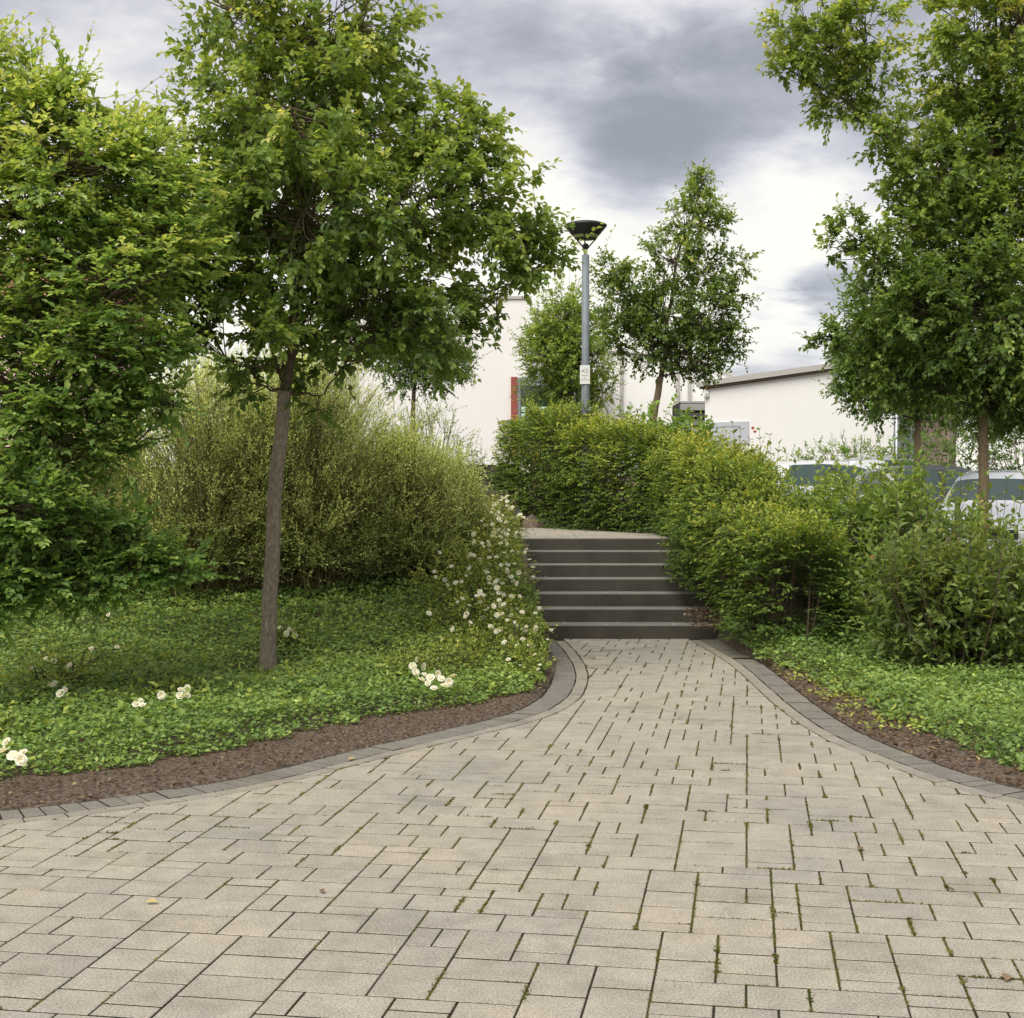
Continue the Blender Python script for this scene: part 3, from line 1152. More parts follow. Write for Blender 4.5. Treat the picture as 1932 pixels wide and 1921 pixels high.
def bush(name, label, blobs, shoots, leaf, lmat, seed, base=None, group=None, L=(0.14, 0.26), n_leaf=8, tint=0.45, style='spiral', droop=0.25, up_bias=0.45, inner=0.35, flat=0.7, angle=0.95, cat='shrub', kind='hex', stems=14,
         top_tint=0.2, stem_mat=None):
    """blobs: (centre xyz, radii xyz) in metres"""
    rg = np.random.default_rng(seed)
    cs = np.array([b[0] for b in blobs], float)
    rs = np.array([b[1] for b in blobs], float)
    if base is None:
        base = (cs[:, 0].mean(), cs[:, 1].mean())
    bz = gz(*base)
    root = thing(name, label, cat, (base[0], base[1], bz), 0, group)
    pr_ = (rs[:, 0] * rs[:, 2] + rs[:, 1] * rs[:, 2] + rs[:, 0] * rs[:, 1])
    which = rg.choice(len(cs), shoots, p=pr_ / pr_.sum())
    d = rdir(rg, shoots)
    rr = (1 - inner * rg.random(shoots) ** 1.6)[:, None]
    bump = 1 + 0.10 * np.sin(d[:, 0:1] * 7 + d[:, 2:3] * 9 + seed) + 0.07 * np.sin(d[:, 1:2] * 13 + d[:, 2:3] * 5)
    p = cs[which] + d * rs[which] * rr * bump
    keep = p[:, 2] > ground(p[:, 0], p[:, 1], False) + 0.03
    p, d, which = p[keep], d[keep], which[keep]
    n = len(p)
    fm = MB()
    dd = norm(d * 0.75 + np.array([0, 0, up_bias]) + rg.normal(0, 0.45, (n, 3)))
    ln_ = rg.uniform(*L, n)
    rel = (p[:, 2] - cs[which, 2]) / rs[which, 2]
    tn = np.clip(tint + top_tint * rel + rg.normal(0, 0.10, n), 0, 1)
    TW = shoot_leaves(fm, rg, p - dd * ln_[:, None] * 0.4, dd, ln_, n_leaf, leaf[0], leaf[1], tn, style, angle, droop, rg.normal(0, 0.1, (n, 3)) + np.array([0, 0, -0.12]), 0.1, kind, flat)
    sm = MB()
    sm.tubes(TW, np.linspace(0.0028, 0.001, 4), 3)
    o = rg.choice(n, min(n, stems * 6), replace=False)
    e = p[o]
    g0 = np.array([base[0], base[1], bz]) + np.c_[rg.normal(0, 0.10, (len(o), 2)), np.full(len(o), -0.03)]
    m_ = g0 * 0.5 + e * 0.5 + np.array([0, 0, 0.12]) + (e - g0) * np.array([-0.18, -0.18, 0.1])
    t = np.linspace(0, 1, 7)[None, :, None]
    sm.tubes((1 - t) ** 2 * g0[:, None] + 2 * t * (1 - t) * m_[:, None] + t * t * e[:, None], np.linspace(0.010, 0.003, 7), 5)
    put(sm, 'stems', stem_mat or M_TWIG, root, True)
    put(fm, 'foliage', lmat, root)
    return root, p, d


# ------------------------------------------------------------------ trees
PEAR = (0.076, 0.058)
tree('young_tree', 'young tree with straight slim trunk standing in the ground cover left of the path', 11.5,
     [(503, 1289), (509, 1120), (520, 930), (538, 738)], [(552, 640), (575, 420), (585, 200), (600, -60), (610, -260)],
     [(560, 40, 190), (600, -170, 170), (450, 40, 120), (690, 70, 120), (440, 230, 150), (560, 230, 170, 0.3), (560, 240, 150, -0.6), (700, 230, 150), (820, 240, 90), (900, 260, 70), (860, 370, 120), (940, 400, 80),
      (980, 460, 85), (1018, 488, 48), (940, 540, 80), (760, 400, 150, -0.4), (740, 500, 150, 0.4), (600, 430, 170, -0.7), (590, 500, 170, 0.7), (450, 400, 150), (440, 520, 140), (330, 430, 130), (290, 540, 110),
      (360, 590, 80), (820, 590, 110), (840, 640, 58), (700, 610, 105), (560, 620, 110, 0.5), (520, 640, 90, -0.5), (470, 720, 32), (610, 745, 38), (380, 330, 110)],
     980, PEAR, L_PEAR, M_BARK, 11, 'young trees of the same kind', 0.068, 0.055, 6, 9, (0.14, 0.30), 0.44)

tree('young_tree', 'tall leafy tree at the right edge with a long limb reaching left into the sky', 15.5,
     [(1856, 960), (1855, 880), (1854, 775)], [(1858, 600), (1865, 350), (1870, 100), (1875, -150)],
     [(1900, 60, 150), (1820, 60, 100), (1900, -120, 150), (1930, 250, 200), (1800, 260, 130), (1760, 330, 90), (1900, 420, 200), (1770, 460, 120), (1700, 420, 60), (1900, 600, 180), (1780, 590, 140), (1690, 560, 90),
      (1840, 690, 120), (1930, 700, 120), (1720, 670, 95), (1770, 730, 60), (1860, 745, 55), (1930, 760, 70), (1690, 720, 50), (1640, 140, 60), (1560, 90, 75), (1510, 60, 60), (1490, 130, 40), (1620, 60, 70), (1590, 190, 55), (1650, 240, 55), (1710, 330, 45),
      (1610, 440, 38), (1580, 470, 30), (1640, 480, 45), (1600, 630, 45), (1560, 640, 28), (1650, 650, 60), (1800, 150, 90), (2000, 450, 180), (2000, 200, 180)],
     1400, PEAR, L_PEAR, M_BARK2, 12, 'young trees of the same kind', 0.060, 0.052, 6, 9, (0.15, 0.32), 0.42)

tree('young_tree', 'small tree with leaning trunk rising behind the hedge right of the lamp post', 22.0,
     [(1225, 850), (1232, 790), (1246, 712)], [(1258, 620), (1275, 480), (1310, 400), (1330, 330)],
     [(1332, 340, 22), (1322, 385, 30), (1290, 425, 45), (1350, 425, 26), (1262, 495, 62), (1335, 505, 52), (1185, 545, 58), (1150, 515, 34), (1165, 600, 44), (1250, 590, 82), (1335, 600, 62), (1388, 560, 34), (1380, 640, 38),
      (1300, 655, 64), (1215, 650, 58), (1402, 500, 16), (1340, 680, 42), (1160, 645, 26)],
     640, (0.070, 0.053), L_PEAR, M_BARK2, 13, 'young trees of the same kind', 0.062, 0.05, 4, 8, (0.14, 0.30), 0.36)

tree('slender_tree', 'light green tree with fine leaves in front of the white building behind the lamp', 27.0,
     [(1062, 830), (1062, 770), (1064, 720)], [(1066, 640), (1070, 570)],
     [(1070, 580, 40), (1050, 610, 55), (1100, 620, 50), (1030, 670, 55), (1090, 680, 65), (1010, 640, 30), (1130, 680, 35), (1020, 720, 45), (1080, 740, 55), (1130, 735, 35), (1060, 650, 70)],
     700, (0.060, 0.042), L_BACK, M_BARK2, 14, None, 0.06, 0.045, 4, 9, (0.14, 0.3), 0.5)

tree('slender_tree', 'small tree half hidden behind the big crown left of the white wall', 25.0,
     [(780, 850), (779, 790), (781, 735)], [(785, 660), (790, 600)],
     [(790, 620, 70), (850, 650, 45), (740, 660, 60), (800, 680, 60), (860, 690, 35), (830, 710, 35), (760, 710, 40), (700, 640, 60)],
     480, (0.060, 0.044), L_DARK, M_BARK2, 15, None, 0.045, 0.035, 4, 8, (0.14, 0.3), 0.5)

tree('young_tree', 'shorter tree with tan trunk behind the grey car in the car park', 21.0,
     [(1732, 900), (1731, 850), (1730, 795)], [(1728, 700), (1720, 580)],
     [(1720, 590, 80), (1640, 600, 60), (1650, 690, 80), (1740, 690, 90), (1610, 660, 45), (1700, 750, 60), (1640, 750, 45), (1770, 750, 60), (1600, 720, 30), (1690, 640, 90)],
     750, (0.064, 0.05), L_DARK, M_BARK2, 16, 'young trees of the same kind', 0.052, 0.045, 4, 8, (0.16, 0.3), 0.6)

tree('young_tree', 'far tree in the shade between the two tan trunks', 28.0,
     [(1797, 880), (1797, 840), (1798, 780)], [(1800, 700), (1810, 600)],
     [(1800, 640, 90), (1870, 660, 90), (1770, 700, 70), (1850, 740, 80), (1920, 720, 90), (1900, 790, 60), (1840, 790, 40)],
     560, (0.066, 0.05), L_DARK, M_BARK, 17, 'young trees of the same kind', 0.075, 0.06, 4, 8, (0.16, 0.3), 0.3)

# left tree with oval leaves, many layered branches down to the ground
tree('bushy_tree', 'broad bushy tree with layered oval leaves at the left edge', 9.8,
     [(-90, 1250), (-20, 1060), (60, 900)], [(100, 700), (95, 500), (90, 300)],
     [(70, 220, 100), (150, 200, 60), (10, 260, 110), (150, 320, 140), (40, 400, 150), (240, 300, 90), (300, 330, 80), (260, 420, 120), (130, 480, 150), (10, 560, 150), (250, 540, 120), (330, 480, 80), (120, 640, 140),
      (230, 660, 100), (310, 640, 60), (20, 720, 130), (150, 760, 110), (250, 745, 60), (330, 755, 40), (50, 850, 120), (140, 830, 90), (230, 850, 50), (20, 950, 80, -0.4), (90, 960, 80, -0.4), (170, 985, 60, -0.3), (240, 1000, 40), (60, 1040, 90), (160, 1060, 80), (250, 1060, 70),
      (310, 1065, 42), (350, 1075, 24), (40, 1080, 80, -0.4), (120, 1095, 50, -0.3), (175, 1105, 35, -0.2), (10, 1120, 60, -0.4), (-80, 300, 150), (-80, 600, 160), (-80, 900, 150), (-60, 1080, 120), (-100, 100, 120)],
     1550, (0.070, 0.045), L_LEFT, M_BARK, 18, None, 0.05, 0.035, 4, 9, (0.16, 0.34), 0.54, 'distich', 0.05, 0.10, 0.9, 0.05, 0.35, 0.9, 0.9, layered=0.9, pexp=1.25)

# ------------------------------------------------------------------ broom shrubs


def broom(label, cx, cy, rx, ry, h, n, seed):
    rg = np.random.default_rng(seed)
    g = gz(cx, cy)
    root = thing('broom_shrub', label, 'shrub', (cx, cy, g), 0, 'broom shrubs on the bank')
    d = rdir(rg, n)
    d[:, 2] = np.abs(d[:, 2]) * 1.7 - 0.8
    d = norm(d)
    rr = (0.72 + 0.28 * rg.random(n) ** 0.6)[:, None]
    c = np.array([cx, cy, g + 0.43 * h])
    bump = 1 + 0.07 * np.sin(d[:, 0:1] * 9 + seed) + 0.06 * np.sin(d[:, 1:2] * 11 + d[:, 2:3] * 8)
    e = c + d * np.array([rx, ry, 0.58 * h]) * rr * bump
    e[:, 2] = np.maximum(e[:, 2], ground(e[:, 0], e[:, 1], False) + 0.10)
    s = np.array([cx, cy, g - 0.03]) + np.c_[rg.normal(0, 0.16 * rx, n), rg.normal(0, 0.16 * ry, n), np.zeros(n)]
    mid = s * 0.5 + e * 0.5 + np.c_[np.zeros((n, 2)), 0.10 * h * rg.random(n)] - (e - s) * np.array([0.22, 0.22, -0.05])
    k = np.linspace(0, 1, 6)[None, :, None]
    P = (1 - k) ** 2 * s[:, None] + 2 * k * (1 - k) * mid[:, None] + k * k * e[:, None]
    sm = MB()
    sm.tubes(P, np.linspace(0.006, 0.0015, 6), 3)
    m = 15
    rep = np.repeat(np.arange(n), m)
    t = 1 - 0.72 * rg.random(n * m)[:, None] ** 1.25
    q = (1 - t) ** 2 * s[rep] + 2 * t * (1 - t) * mid[rep] + t * t * e[rep]
    tan = norm(2 * (1 - t) * (mid - s)[rep] + 2 * t * (e - mid)[rep])
    dd = norm(tan * 0.8 + np.array([0, 0, 0.35]) + rg.normal(0, 0.42, (n * m, 3)))
    L = rg.uniform(0.12, 0.26, n * m)
    fm = MB()
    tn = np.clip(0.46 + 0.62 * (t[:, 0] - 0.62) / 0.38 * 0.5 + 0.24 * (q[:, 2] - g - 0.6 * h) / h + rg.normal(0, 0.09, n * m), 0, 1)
    tn = np.clip(tn + 0.16 * vnoise(q[:, 0] * 3.2 + q[:, 1], q[:, 2] * 3.2, seed), 0, 1)
    TW = shoot_leaves(fm, rg, q, dd, L, 6, 0.036, 0.015, tn, 'spiral', 0.6, 0.05, rg.normal(0, 0.08, (n * m, 3)), 0.1, 'dia', 0.4, 0.2, 0.8)
    sm.tubes(TW[:, [0, 3]], np.array([[0.0014, 0.0007]]), 3)
    put(sm, 'stems', M_BROOMSTEM, root)
    put(fm, 'foliage', L_BROOM, root)
    return root


broom('tall yellow green broom shrub behind the slim trunk, rounded top', -2.15, 14.4, 1.05, 0.85, 2.5, 1050, 31)
broom('broad yellow green broom shrub sloping down towards the white roses', -1.15, 14.8, 0.66, 0.75, 1.62, 700, 32)
broom('shaded brownish broom shrub under the left tree branches', -3.1, 14.2, 1.1, 0.85, 2.4, 950, 33)
broom('far dull green broom shrub at the back left below the crowns', -2.7, 16.2, 1.4, 0.8, 2.5, 600, 34)
broom('lower broom shrub reaching out right beside the steps', -0.72, 15.4, 0.46, 0.6, 1.2, 420, 35)
broom('shaded broom shrub at the far left behind the bushy tree', -4.4, 14.2, 1.0, 0.8, 2.2, 500, 36)

# ------------------------------------------------------------------ hedges


def hedge(name, label, pts, width, hts, n, seed, tint=0.36, leaf=(0.056, 0.036), lmat=L_BEECH):
    rg = np.random.default_rng(seed)
    pts = np.array(pts, float)
    s = np.r_[0, np.cumsum(np.linalg.norm(np.diff(pts, axis=0), axis=1))]
    root = thing(name, label, 'hedge', (pts[0, 0], pts[0, 1], gz(*pts[0])), 0, 'clipped hornbeam hedges')
    r = width / 2
    q = rg.uniform(-r * 0.75, s[-1] + r * 0.75, n)
    qc = np.clip(q, 0, s[-1])
    over = q - qc
    c = np.c_[np.interp(qc, s, pts[:, 0]), np.interp(qc, s, pts[:, 1])]
    tx = norm(np.c_[np.interp(qc, s[:-1] + np.diff(s) / 2, np.diff(pts[:, 0])), np.interp(qc, s[:-1] + np.diff(s) / 2, np.diff(pts[:, 1]))])
    nx_ = np.c_[tx[:, 1], -tx[:, 0]]
    h = np.interp(qc, s, hts)
    # outline: upright sides, rounded top
    a = rg.random(n)
    side = np.where(rg.random(n) < 0.5, -1, 1)
    peri = (h * 0.9) / (h * 0.9 + r)
    onside = a < peri
    hh = np.where(onside, 0.04 + (a / peri) * (h * 0.88), h)
    across = np.where(onside, side * r, side * r * (1 - (a - peri) / (1 - peri)))
    corner = np.clip((hh / h - 0.6) / 0.4, 0, 1)
    across = np.where(onside, across * (1 - 0.28 * corner ** 2), across * 0.78)
    top_round = np.where(onside, 0, -0.14 * h * (np.abs(across) / r) ** 2)
    endf = np.sqrt(np.clip(1 - (over / (r * 0.8)) ** 2, 0.05, 1))
    across = across * endf
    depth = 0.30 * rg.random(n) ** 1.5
    lump = 0.25 * vnoise(q * 1.5 + 3 * side * onside, hh * 2.0, seed) + 0.07 * vnoise(q * 4, hh * 4 + side, seed + 1)
    nrm2 = np.where(onside[:, None], np.c_[nx_ * side[:, None], np.full(n, 0.1)], np.c_[nx_ * 0.25 * side[:, None], np.ones(n)])
    nrm2 = norm(nrm2 + np.c_[tx * (over / r)[:, None] * 0.9, np.zeros(n)])
    x = c + nx_ * across[:, None] + tx * over[:, None]
    zb = ground(x[:, 0], x[:, 1], False)
    zb = np.where((zb < 0.2) & (x[:, 1] > 16.2) & (x[:, 1] < 22), LAND_Z, zb)
    base_z = ground(c[:, 0] + 0.3, c[:, 1], False)
    p = np.c_[x, np.maximum(base_z, zb) + hh + top_round] + nrm2 * (lump - depth)[:, None]
    p[:, 2] = np.maximum(p[:, 2], zb + 0.03)
    d = norm(nrm2 * 0.8 + rg.normal(0, 0.5, (n, 3)) * np.array([1, 1, 0.6]) + np.array([0, 0, 0.12]))
    L = rg.uniform(0.12, 0.24, n) * np.where(rg.random(n) < 0.14, 2.0, 1)
    spr = (~onside) & (rg.random(n) < 0.16)
    d = np.where(spr[:, None], norm(rg.normal(0, 0.35, (n, 3)) + np.array([0, 0, 1.0])), d)
    L = np.where(spr, rg.uniform(0.28, 0.5, n), L)
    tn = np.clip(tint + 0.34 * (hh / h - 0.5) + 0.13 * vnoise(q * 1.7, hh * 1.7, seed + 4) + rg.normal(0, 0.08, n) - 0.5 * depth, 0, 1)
    fm = MB()
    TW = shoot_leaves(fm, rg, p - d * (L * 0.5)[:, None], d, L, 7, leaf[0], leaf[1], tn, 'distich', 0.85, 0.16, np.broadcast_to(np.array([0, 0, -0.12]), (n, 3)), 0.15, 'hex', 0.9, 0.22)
    sm = MB()
    sm.tubes(TW, np.linspace(0.0025, 0.001, 4), 3)
    m = int(s[-1] * 26)
    qq = rg.uniform(0, s[-1], m)
    bx_ = np.c_[np.interp(qq, s, pts[:, 0]), np.interp(qq, s, pts[:, 1])] + rg.normal(0, 0.12, (m, 2))
    bz_ = ground(bx_[:, 0], bx_[:, 1], False)
    e = np.c_[bx_ + rg.normal(0, r * 0.4, (m, 2)), bz_ + np.interp(qq, s, hts) * rg.uniform(0.6, 0.9, m)]
    b0 = np.c_[bx_, bz_ - 0.05]
    k = np.linspace(0, 1, 5)[None, :, None]
    sm.tubes(b0[:, None] * (1 - k) + e[:, None] * k, np.linspace(0.014, 0.004, 5), 5)
    put(sm, 'stems', M_TWIG, root, True)
    put(fm, 'foliage', lmat, root)
    return root


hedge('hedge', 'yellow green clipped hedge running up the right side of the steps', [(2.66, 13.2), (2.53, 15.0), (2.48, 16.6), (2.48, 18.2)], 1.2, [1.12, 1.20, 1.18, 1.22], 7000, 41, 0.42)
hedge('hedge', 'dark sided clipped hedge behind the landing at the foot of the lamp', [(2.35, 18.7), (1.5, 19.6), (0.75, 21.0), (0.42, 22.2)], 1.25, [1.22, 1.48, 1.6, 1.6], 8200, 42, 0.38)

# ------------------------------------------------------------------ other shrubs
bush('flowering_shrub', 'upright shrub with bronze lance leaves standing free in front of the white car', [((3.62, 11.75, 0.55), (0.6, 0.5, 0.55)), ((4.0, 11.9, 0.6), (0.55, 0.5, 0.52)), ((3.45, 11.9, 0.75), (0.42, 0.4, 0.45)), ((4.35, 12.0, 0.55), (0.5, 0.45, 0.5))],
     760, (0.092, 0.050), L_WEIG2, 51, (3.66, 11.78), None, (0.22, 0.40), 10, 0.50, 'opp', 0.14, 0.7, 0.6, 0.7, 1.0, 'shrub', 'hex', 5)
bush('flowering_shrub', 'fresh green shrub with pointed leaves between hedge and free standing shrub', [((3.45, 14.2, 1.0), (0.68, 0.55, 0.72)), ((4.05, 14.6, 1.12), (0.68, 0.6, 0.72)), ((4.65, 14.3, 0.80), (0.55, 0.5, 0.58)), ((3.6, 13.4, 0.6), (0.5, 0.45, 0.5)), ((3.3, 15.6, 1.12), (0.55, 0.5, 0.62))],
     1000, (0.095, 0.050), L_WEIG, 52, (3.9, 14.3), None, (0.22, 0.42), 10, 0.52, 'opp', 0.14, 0.7, 0.6, 0.7, 1.0, 'shrub', 'hex', 5)


def tall_shoots(name, label, bases, seed, lmat, n_leaf=16, leaf=(0.10, 0.046), tint=0.5, flowers=()):
    """upright shoots carrying pairs of leaves; bases: (x, y photo of the tip, Y, length)"""
    rg = np.random.default_rng(seed)
    tips_ = np.array([W(x, y, Y) for x, y, Y, L in bases])
    Ls = np.array([b[3] for b in bases])
    lean = np.c_[rg.normal(0, 0.10, (len(bases), 2)), np.ones(len(bases))]
    d = norm(lean)
    s = tips_ - d * Ls[:, None]
    r0 = np.array([s[:, 0].mean(), s[:, 1].mean()])
    root = thing(name, label, 'shrub', (r0[0], r0[1], gz(*r0)))
    fm, sm = MB(), MB()
    TW = shoot_leaves(fm, rg, s, d, Ls, n_leaf, leaf[0], leaf[1], np.full(len(bases), tint), 'opp', 1.15, 0.22, np.zeros((len(bases), 3)), 0.1, 'hex', 0.75, 0.3, 0.75)
    sm.tubes(TW, np.linspace(0.0045, 0.002, 4), 5)
    g0 = np.c_[r0[0] + (s[:, 0] - r0[0]) * 0.45, r0[1] + (s[:, 1] - r0[1]) * 0.45, ground(s[:, 0], s[:, 1], False) - 0.03]
    k = np.linspace(0, 1, 5)[None, :, None]
    sm.tubes(g0[:, None] * (1 - k) + s[:, None] * k, np.linspace(0.008, 0.0045, 5), 5)
    put(sm, 'stems', M_TWIG, root, True)
    put(fm, 'foliage', lmat, root)
    for x, y, Y in flowers:
        flower(root, W(x, y, Y), 0.022, M_RED, rg, 'red_bloom')
    return root


def petals(n1, n2, r):
    """an open double bloom"""
    m = MB()
    for ring, (n, R_, z, tilt) in enumerate(((n1, r, 0.0, 0.25), (n2, r * 0.62, r * 0.18, 0.7))):
        for i in range(n):
            a = i / n * 2 * math.pi + ring * 0.4
            ca, sa = math.cos(a), math.sin(a)
            w = R_ * 0.62
            pts = [(0.08 * R_, -w * 0.3, z), (0.7 * R_, -w, z + R_ * tilt * 0.6), (R_, 0, z + R_ * tilt * 1.2), (0.7 * R_, w, z + R_ * tilt * 0.6), (0.08 * R_, w * 0.3, z)]
            v_ = np.array([(x * ca - y * sa, x * sa + y * ca, zz_) for x, y, zz_ in pts])
            m.add(v_, [(0, 1, 2), (0, 2, 4), (2, 3, 4)], None, 0.4 + 0.6 * (ring == 0))
    return m


M_RED = simple('coral_petal', (0.45, 0.09, 0.06), 0.6)
BLOOM = petals(6, 5, 1.0).mesh('rose_bloom', M_PETAL)
BLOOM_RED = petals(5, 3, 1.0).mesh('red_bloom', M_RED)


def flower(root, p, r, m, rg, name='rose_bloom', face=None):
    o = bpy.data.objects.new(name, BLOOM if m is M_PETAL else BLOOM_RED)
    link(o, root)
    o.location = np.asarray(p) - np.array(root.location)
    f = np.array([0, -0.6, 0.7]) if face is None else face
    f = norm(np.asarray(f) + rg.normal(0, 0.35, 3))
    o.rotation_euler = mathutils.Vector(f).to_track_quat('Z', 'Y').to_euler()
    o.scale = (r, r, r * rg.uniform(0.8, 1.2))
    return o


tall_shoots('flowering_shrub', 'bare upright shoots with paired leaves in front of the white car bonnet',
            [(1740, 895, 12.6, 0.7), (1785, 885, 12.6, 0.9), (1862, 898, 11.6, 0.9), (1900, 905, 11.6, 0.9), (1932, 900, 11.8, 0.9), (1690, 905, 12.8, 0.7), (1835, 960, 11.4, 0.6), (1800, 930, 12.0, 0.7), (1960, 930, 11.6, 0.9), (1770, 960, 11.5, 0.6),
             (1700, 960, 11.6, 0.6), (1722, 935, 11.7, 0.7), (1752, 925, 11.6, 0.8), (1812, 900, 11.9, 0.9), (1828, 925, 11.6, 0.8), (1848, 915, 11.7, 0.9), (1880, 940, 11.5, 0.8), (1915, 945, 11.5, 0.8), (1660, 985, 11.6, 0.5), (1680, 1000, 11.4, 0.5),
             (1945, 960, 11.4, 0.8), (1895, 985, 11.3, 0.6), (1855, 990, 11.3, 0.6), (1735, 1000, 11.3, 0.5)], 53, L_WEIG2)
tall_shoots('flowering_shrub', 'thin shoots with a coral flower rising above the hedge beside the sign',
            [(1382, 800, 17.0, 0.9), (1397, 812, 17.0, 0.8), (1432, 812, 17.2, 0.9), (1452, 822, 17.0, 0.9), (1470, 838, 16.8, 0.8), (1415, 830, 17.0, 0.7), (1500, 860, 16.0, 0.7), (1360, 830, 17.4, 0.6)], 54, L_WEIG, flowers=((1420, 808, 17.1), (1424, 815, 17.1)))
tall_shoots('flowering_shrub', 'pale tipped shoots standing up between the white and the grey car',
            [(1630, 838, 15.0, 0.9), (1600, 868, 15.0, 0.7), (1655, 852, 15.0, 0.8), (1580, 880, 14.6, 0.7), (1700, 858, 14.8, 0.8), (1670, 880, 14.4, 0.7), (1545, 878, 14.8, 0.6), (1610, 895, 14.0, 0.6), (1720, 890, 14.2, 0.6)], 55, L_WEIG, tint=0.65, flowers=((1648, 1052, 12.9), (1652, 1063, 12.9)))

bush('broad_leaf_shrub', 'dark broad leaved shrub behind the hedge between lamp post and leaning tree', [((1.95, 20.6, 2.05), (0.55, 0.45, 0.75)), ((2.4, 21.0, 2.1), (0.5, 0.45, 0.65)), ((2.75, 20.4, 1.9), (0.45, 0.4, 0.6))],
     260, (0.11, 0.075), L_DARK, 56, None, None, (0.2, 0.36), 8, 0.6, 'spiral', 0.3, 0.5, 0.5, 0.75)
bush('light_shrub', 'light green shrub behind the hedge left of the lamp post', [((0.75, 22.9, 1.75), (0.7, 0.5, 0.75)), ((1.25, 22.6, 1.85), (0.4, 0.4, 0.65)), ((0.1, 23.4, 1.7), (0.5, 0.4, 0.55))],
     520, (0.05, 0.034), L_BEECH, 57, None, None, (0.15, 0.3), 8, 0.62, 'spiral', 0.2, 0.6)
bush('round_shrub', 'round green shrub at the top of the upper steps against the white wall', [((-1.25, 22.6, 2.05), (0.65, 0.55, 0.85)), ((-0.8, 22.4, 1.8), (0.45, 0.4, 0.6)), ((-1.7, 22.8, 2.2), (0.5, 0.5, 0.7))],
     620, (0.04, 0.022), L_BACK, 58, None, None, (0.15, 0.32), 9, 0.45, 'spiral', 0.1, 0.6)
bush('low_hedge', 'low dark green hedge at the foot of the white building', [((6.9, 31, 1.95), (0.75, 0.5, 0.60)), ((7.8, 31, 2.0), (0.8, 0.5, 0.60)), ((8.7, 31, 2.05), (0.7, 0.5, 0.62)), ((6.3, 31, 1.8), (0.6, 0.5, 0.5))],
     420, (0.075, 0.045), L_DARK, 59, None, None, (0.15, 0.28), 8, 0.62, 'spiral', 0.15, 0.7, cat='hedge')
bush('dark_shrub', 'dark green shrub in the shade beyond the grey car', [((8.0, 26.5, 1.75), (0.8, 0.6, 0.8)), ((8.9, 26.8, 1.9), (0.8, 0.6, 0.8)), ((7.3, 26.3, 1.5), (0.6, 0.5, 0.6))],
     520, (0.07, 0.045), L_DARK, 60, None, None, (0.15, 0.3), 8, 0.42)
bush('dark_shrub', 'tall very dark shrub at the right edge behind the trunk', [((9.6, 25.8, 1.9), (0.9, 0.6, 1.1)), ((10.4, 25.6, 2.3), (0.9, 0.6, 1.3)), ((8.9, 28, 2.6), (1.2, 0.7, 1.5)), ((10.4, 28, 2.8), (1.2, 0.7, 1.8))],
     900, (0.075, 0.05), L_DARK, 61, None, None, (0.15, 0.3), 8, 0.2)
bush('dark_shrub', 'thin sprigs of shrub growing against the white wall', [((7.55, 32.0, 2.1), (0.5, 0.2, 0.7)), ((8.0, 32.0, 2.0), (0.4, 0.2, 0.6))],
     60, (0.06, 0.04), L_WEIG2, 62, None, None, (0.2, 0.4), 8, 0.6)

# ------------------------------------------------------------------ roses


def rose(label, blobs, shoots, seed, blooms, r=(0.022, 0.034), pick=None, group='white roses along the beds', tint=0.5, n_leaf=8, leaf=(0.036, 0.024)):
    root, p, d = bush('rose_bush', label, blobs, shoots, leaf, L_ROSE, seed, None, group, (0.14, 0.30), n_leaf, tint, 'spiral', 0.15, 0.45, 0.45, 0.7, 0.9, 'shrub', 'hex', 3, 0.2, M_STEM)
    rg = np.random.default_rng(seed + 500)
    if isinstance(blooms, int):
        score = d[:, 2] * 0.5 - d[:, 1] * 0.8 + d[:, 0] * 0.5 + rg.normal(0, 0.45, len(p))
        o = np.argsort(-score)[:blooms]
        pts = p[o] + d[o] * 0.06
    else:
        pts = []
        for bx__, by__, bY in blooms:
            Yf = bY
            for _ in range(12):      # the bloom stands 0.2 m above the bed, on the same line of sight
                zf = gz((bx__ - CX) / F * Yf, Yf) + rg.uniform(0.17, 0.22)
                Yf = 0.5 * Yf + 0.5 * (EYE - zf) * F / (by__ - HY)
            pts.append(W(bx__, by__, Yf))
    for q in pts:
        flower(root, q, rg.uniform(*r), M_PETAL, rg)
    return root


rose('rambling white rose full of blooms along the lower steps', [((-0.42, 13.3, 0.50), (0.6, 0.6, 0.42)), ((-0.22, 14.3, 0.68), (0.40, 0.55, 0.45)), ((-0.30, 12.6, 0.30), (0.5, 0.55, 0.32))], 1000, 71, 110, (0.017, 0.030))
rose('rambling white rose spilling over the upper steps', [((-0.28, 15.3, 0.90), (0.38, 0.6, 0.42)), ((-0.24, 16.3, 1.08), (0.36, 0.6, 0.40)), ((-0.6, 16.0, 1.0), (0.45, 0.5, 0.45))], 900, 72, 115, (0.018, 0.032))
rose('white rose at the landing in front of the upper dark steps', [((-0.25, 17.3, 1.02), (0.34, 0.5, 0.32)), ((-0.72, 18.3, 1.22), (0.5, 0.6, 0.36))], 560, 73, 45, (0.018, 0.030))
rose('low white rose leaning over the dark edge bricks below the steps', [((0.02, 12.4, 0.22), (0.30, 0.5, 0.24)), ((-0.25, 11.7, 0.16), (0.4, 0.4, 0.2)), ((0.1, 11.6, 0.12), (0.2, 0.4, 0.16))], 420, 80, 22, (0.014, 0.024))
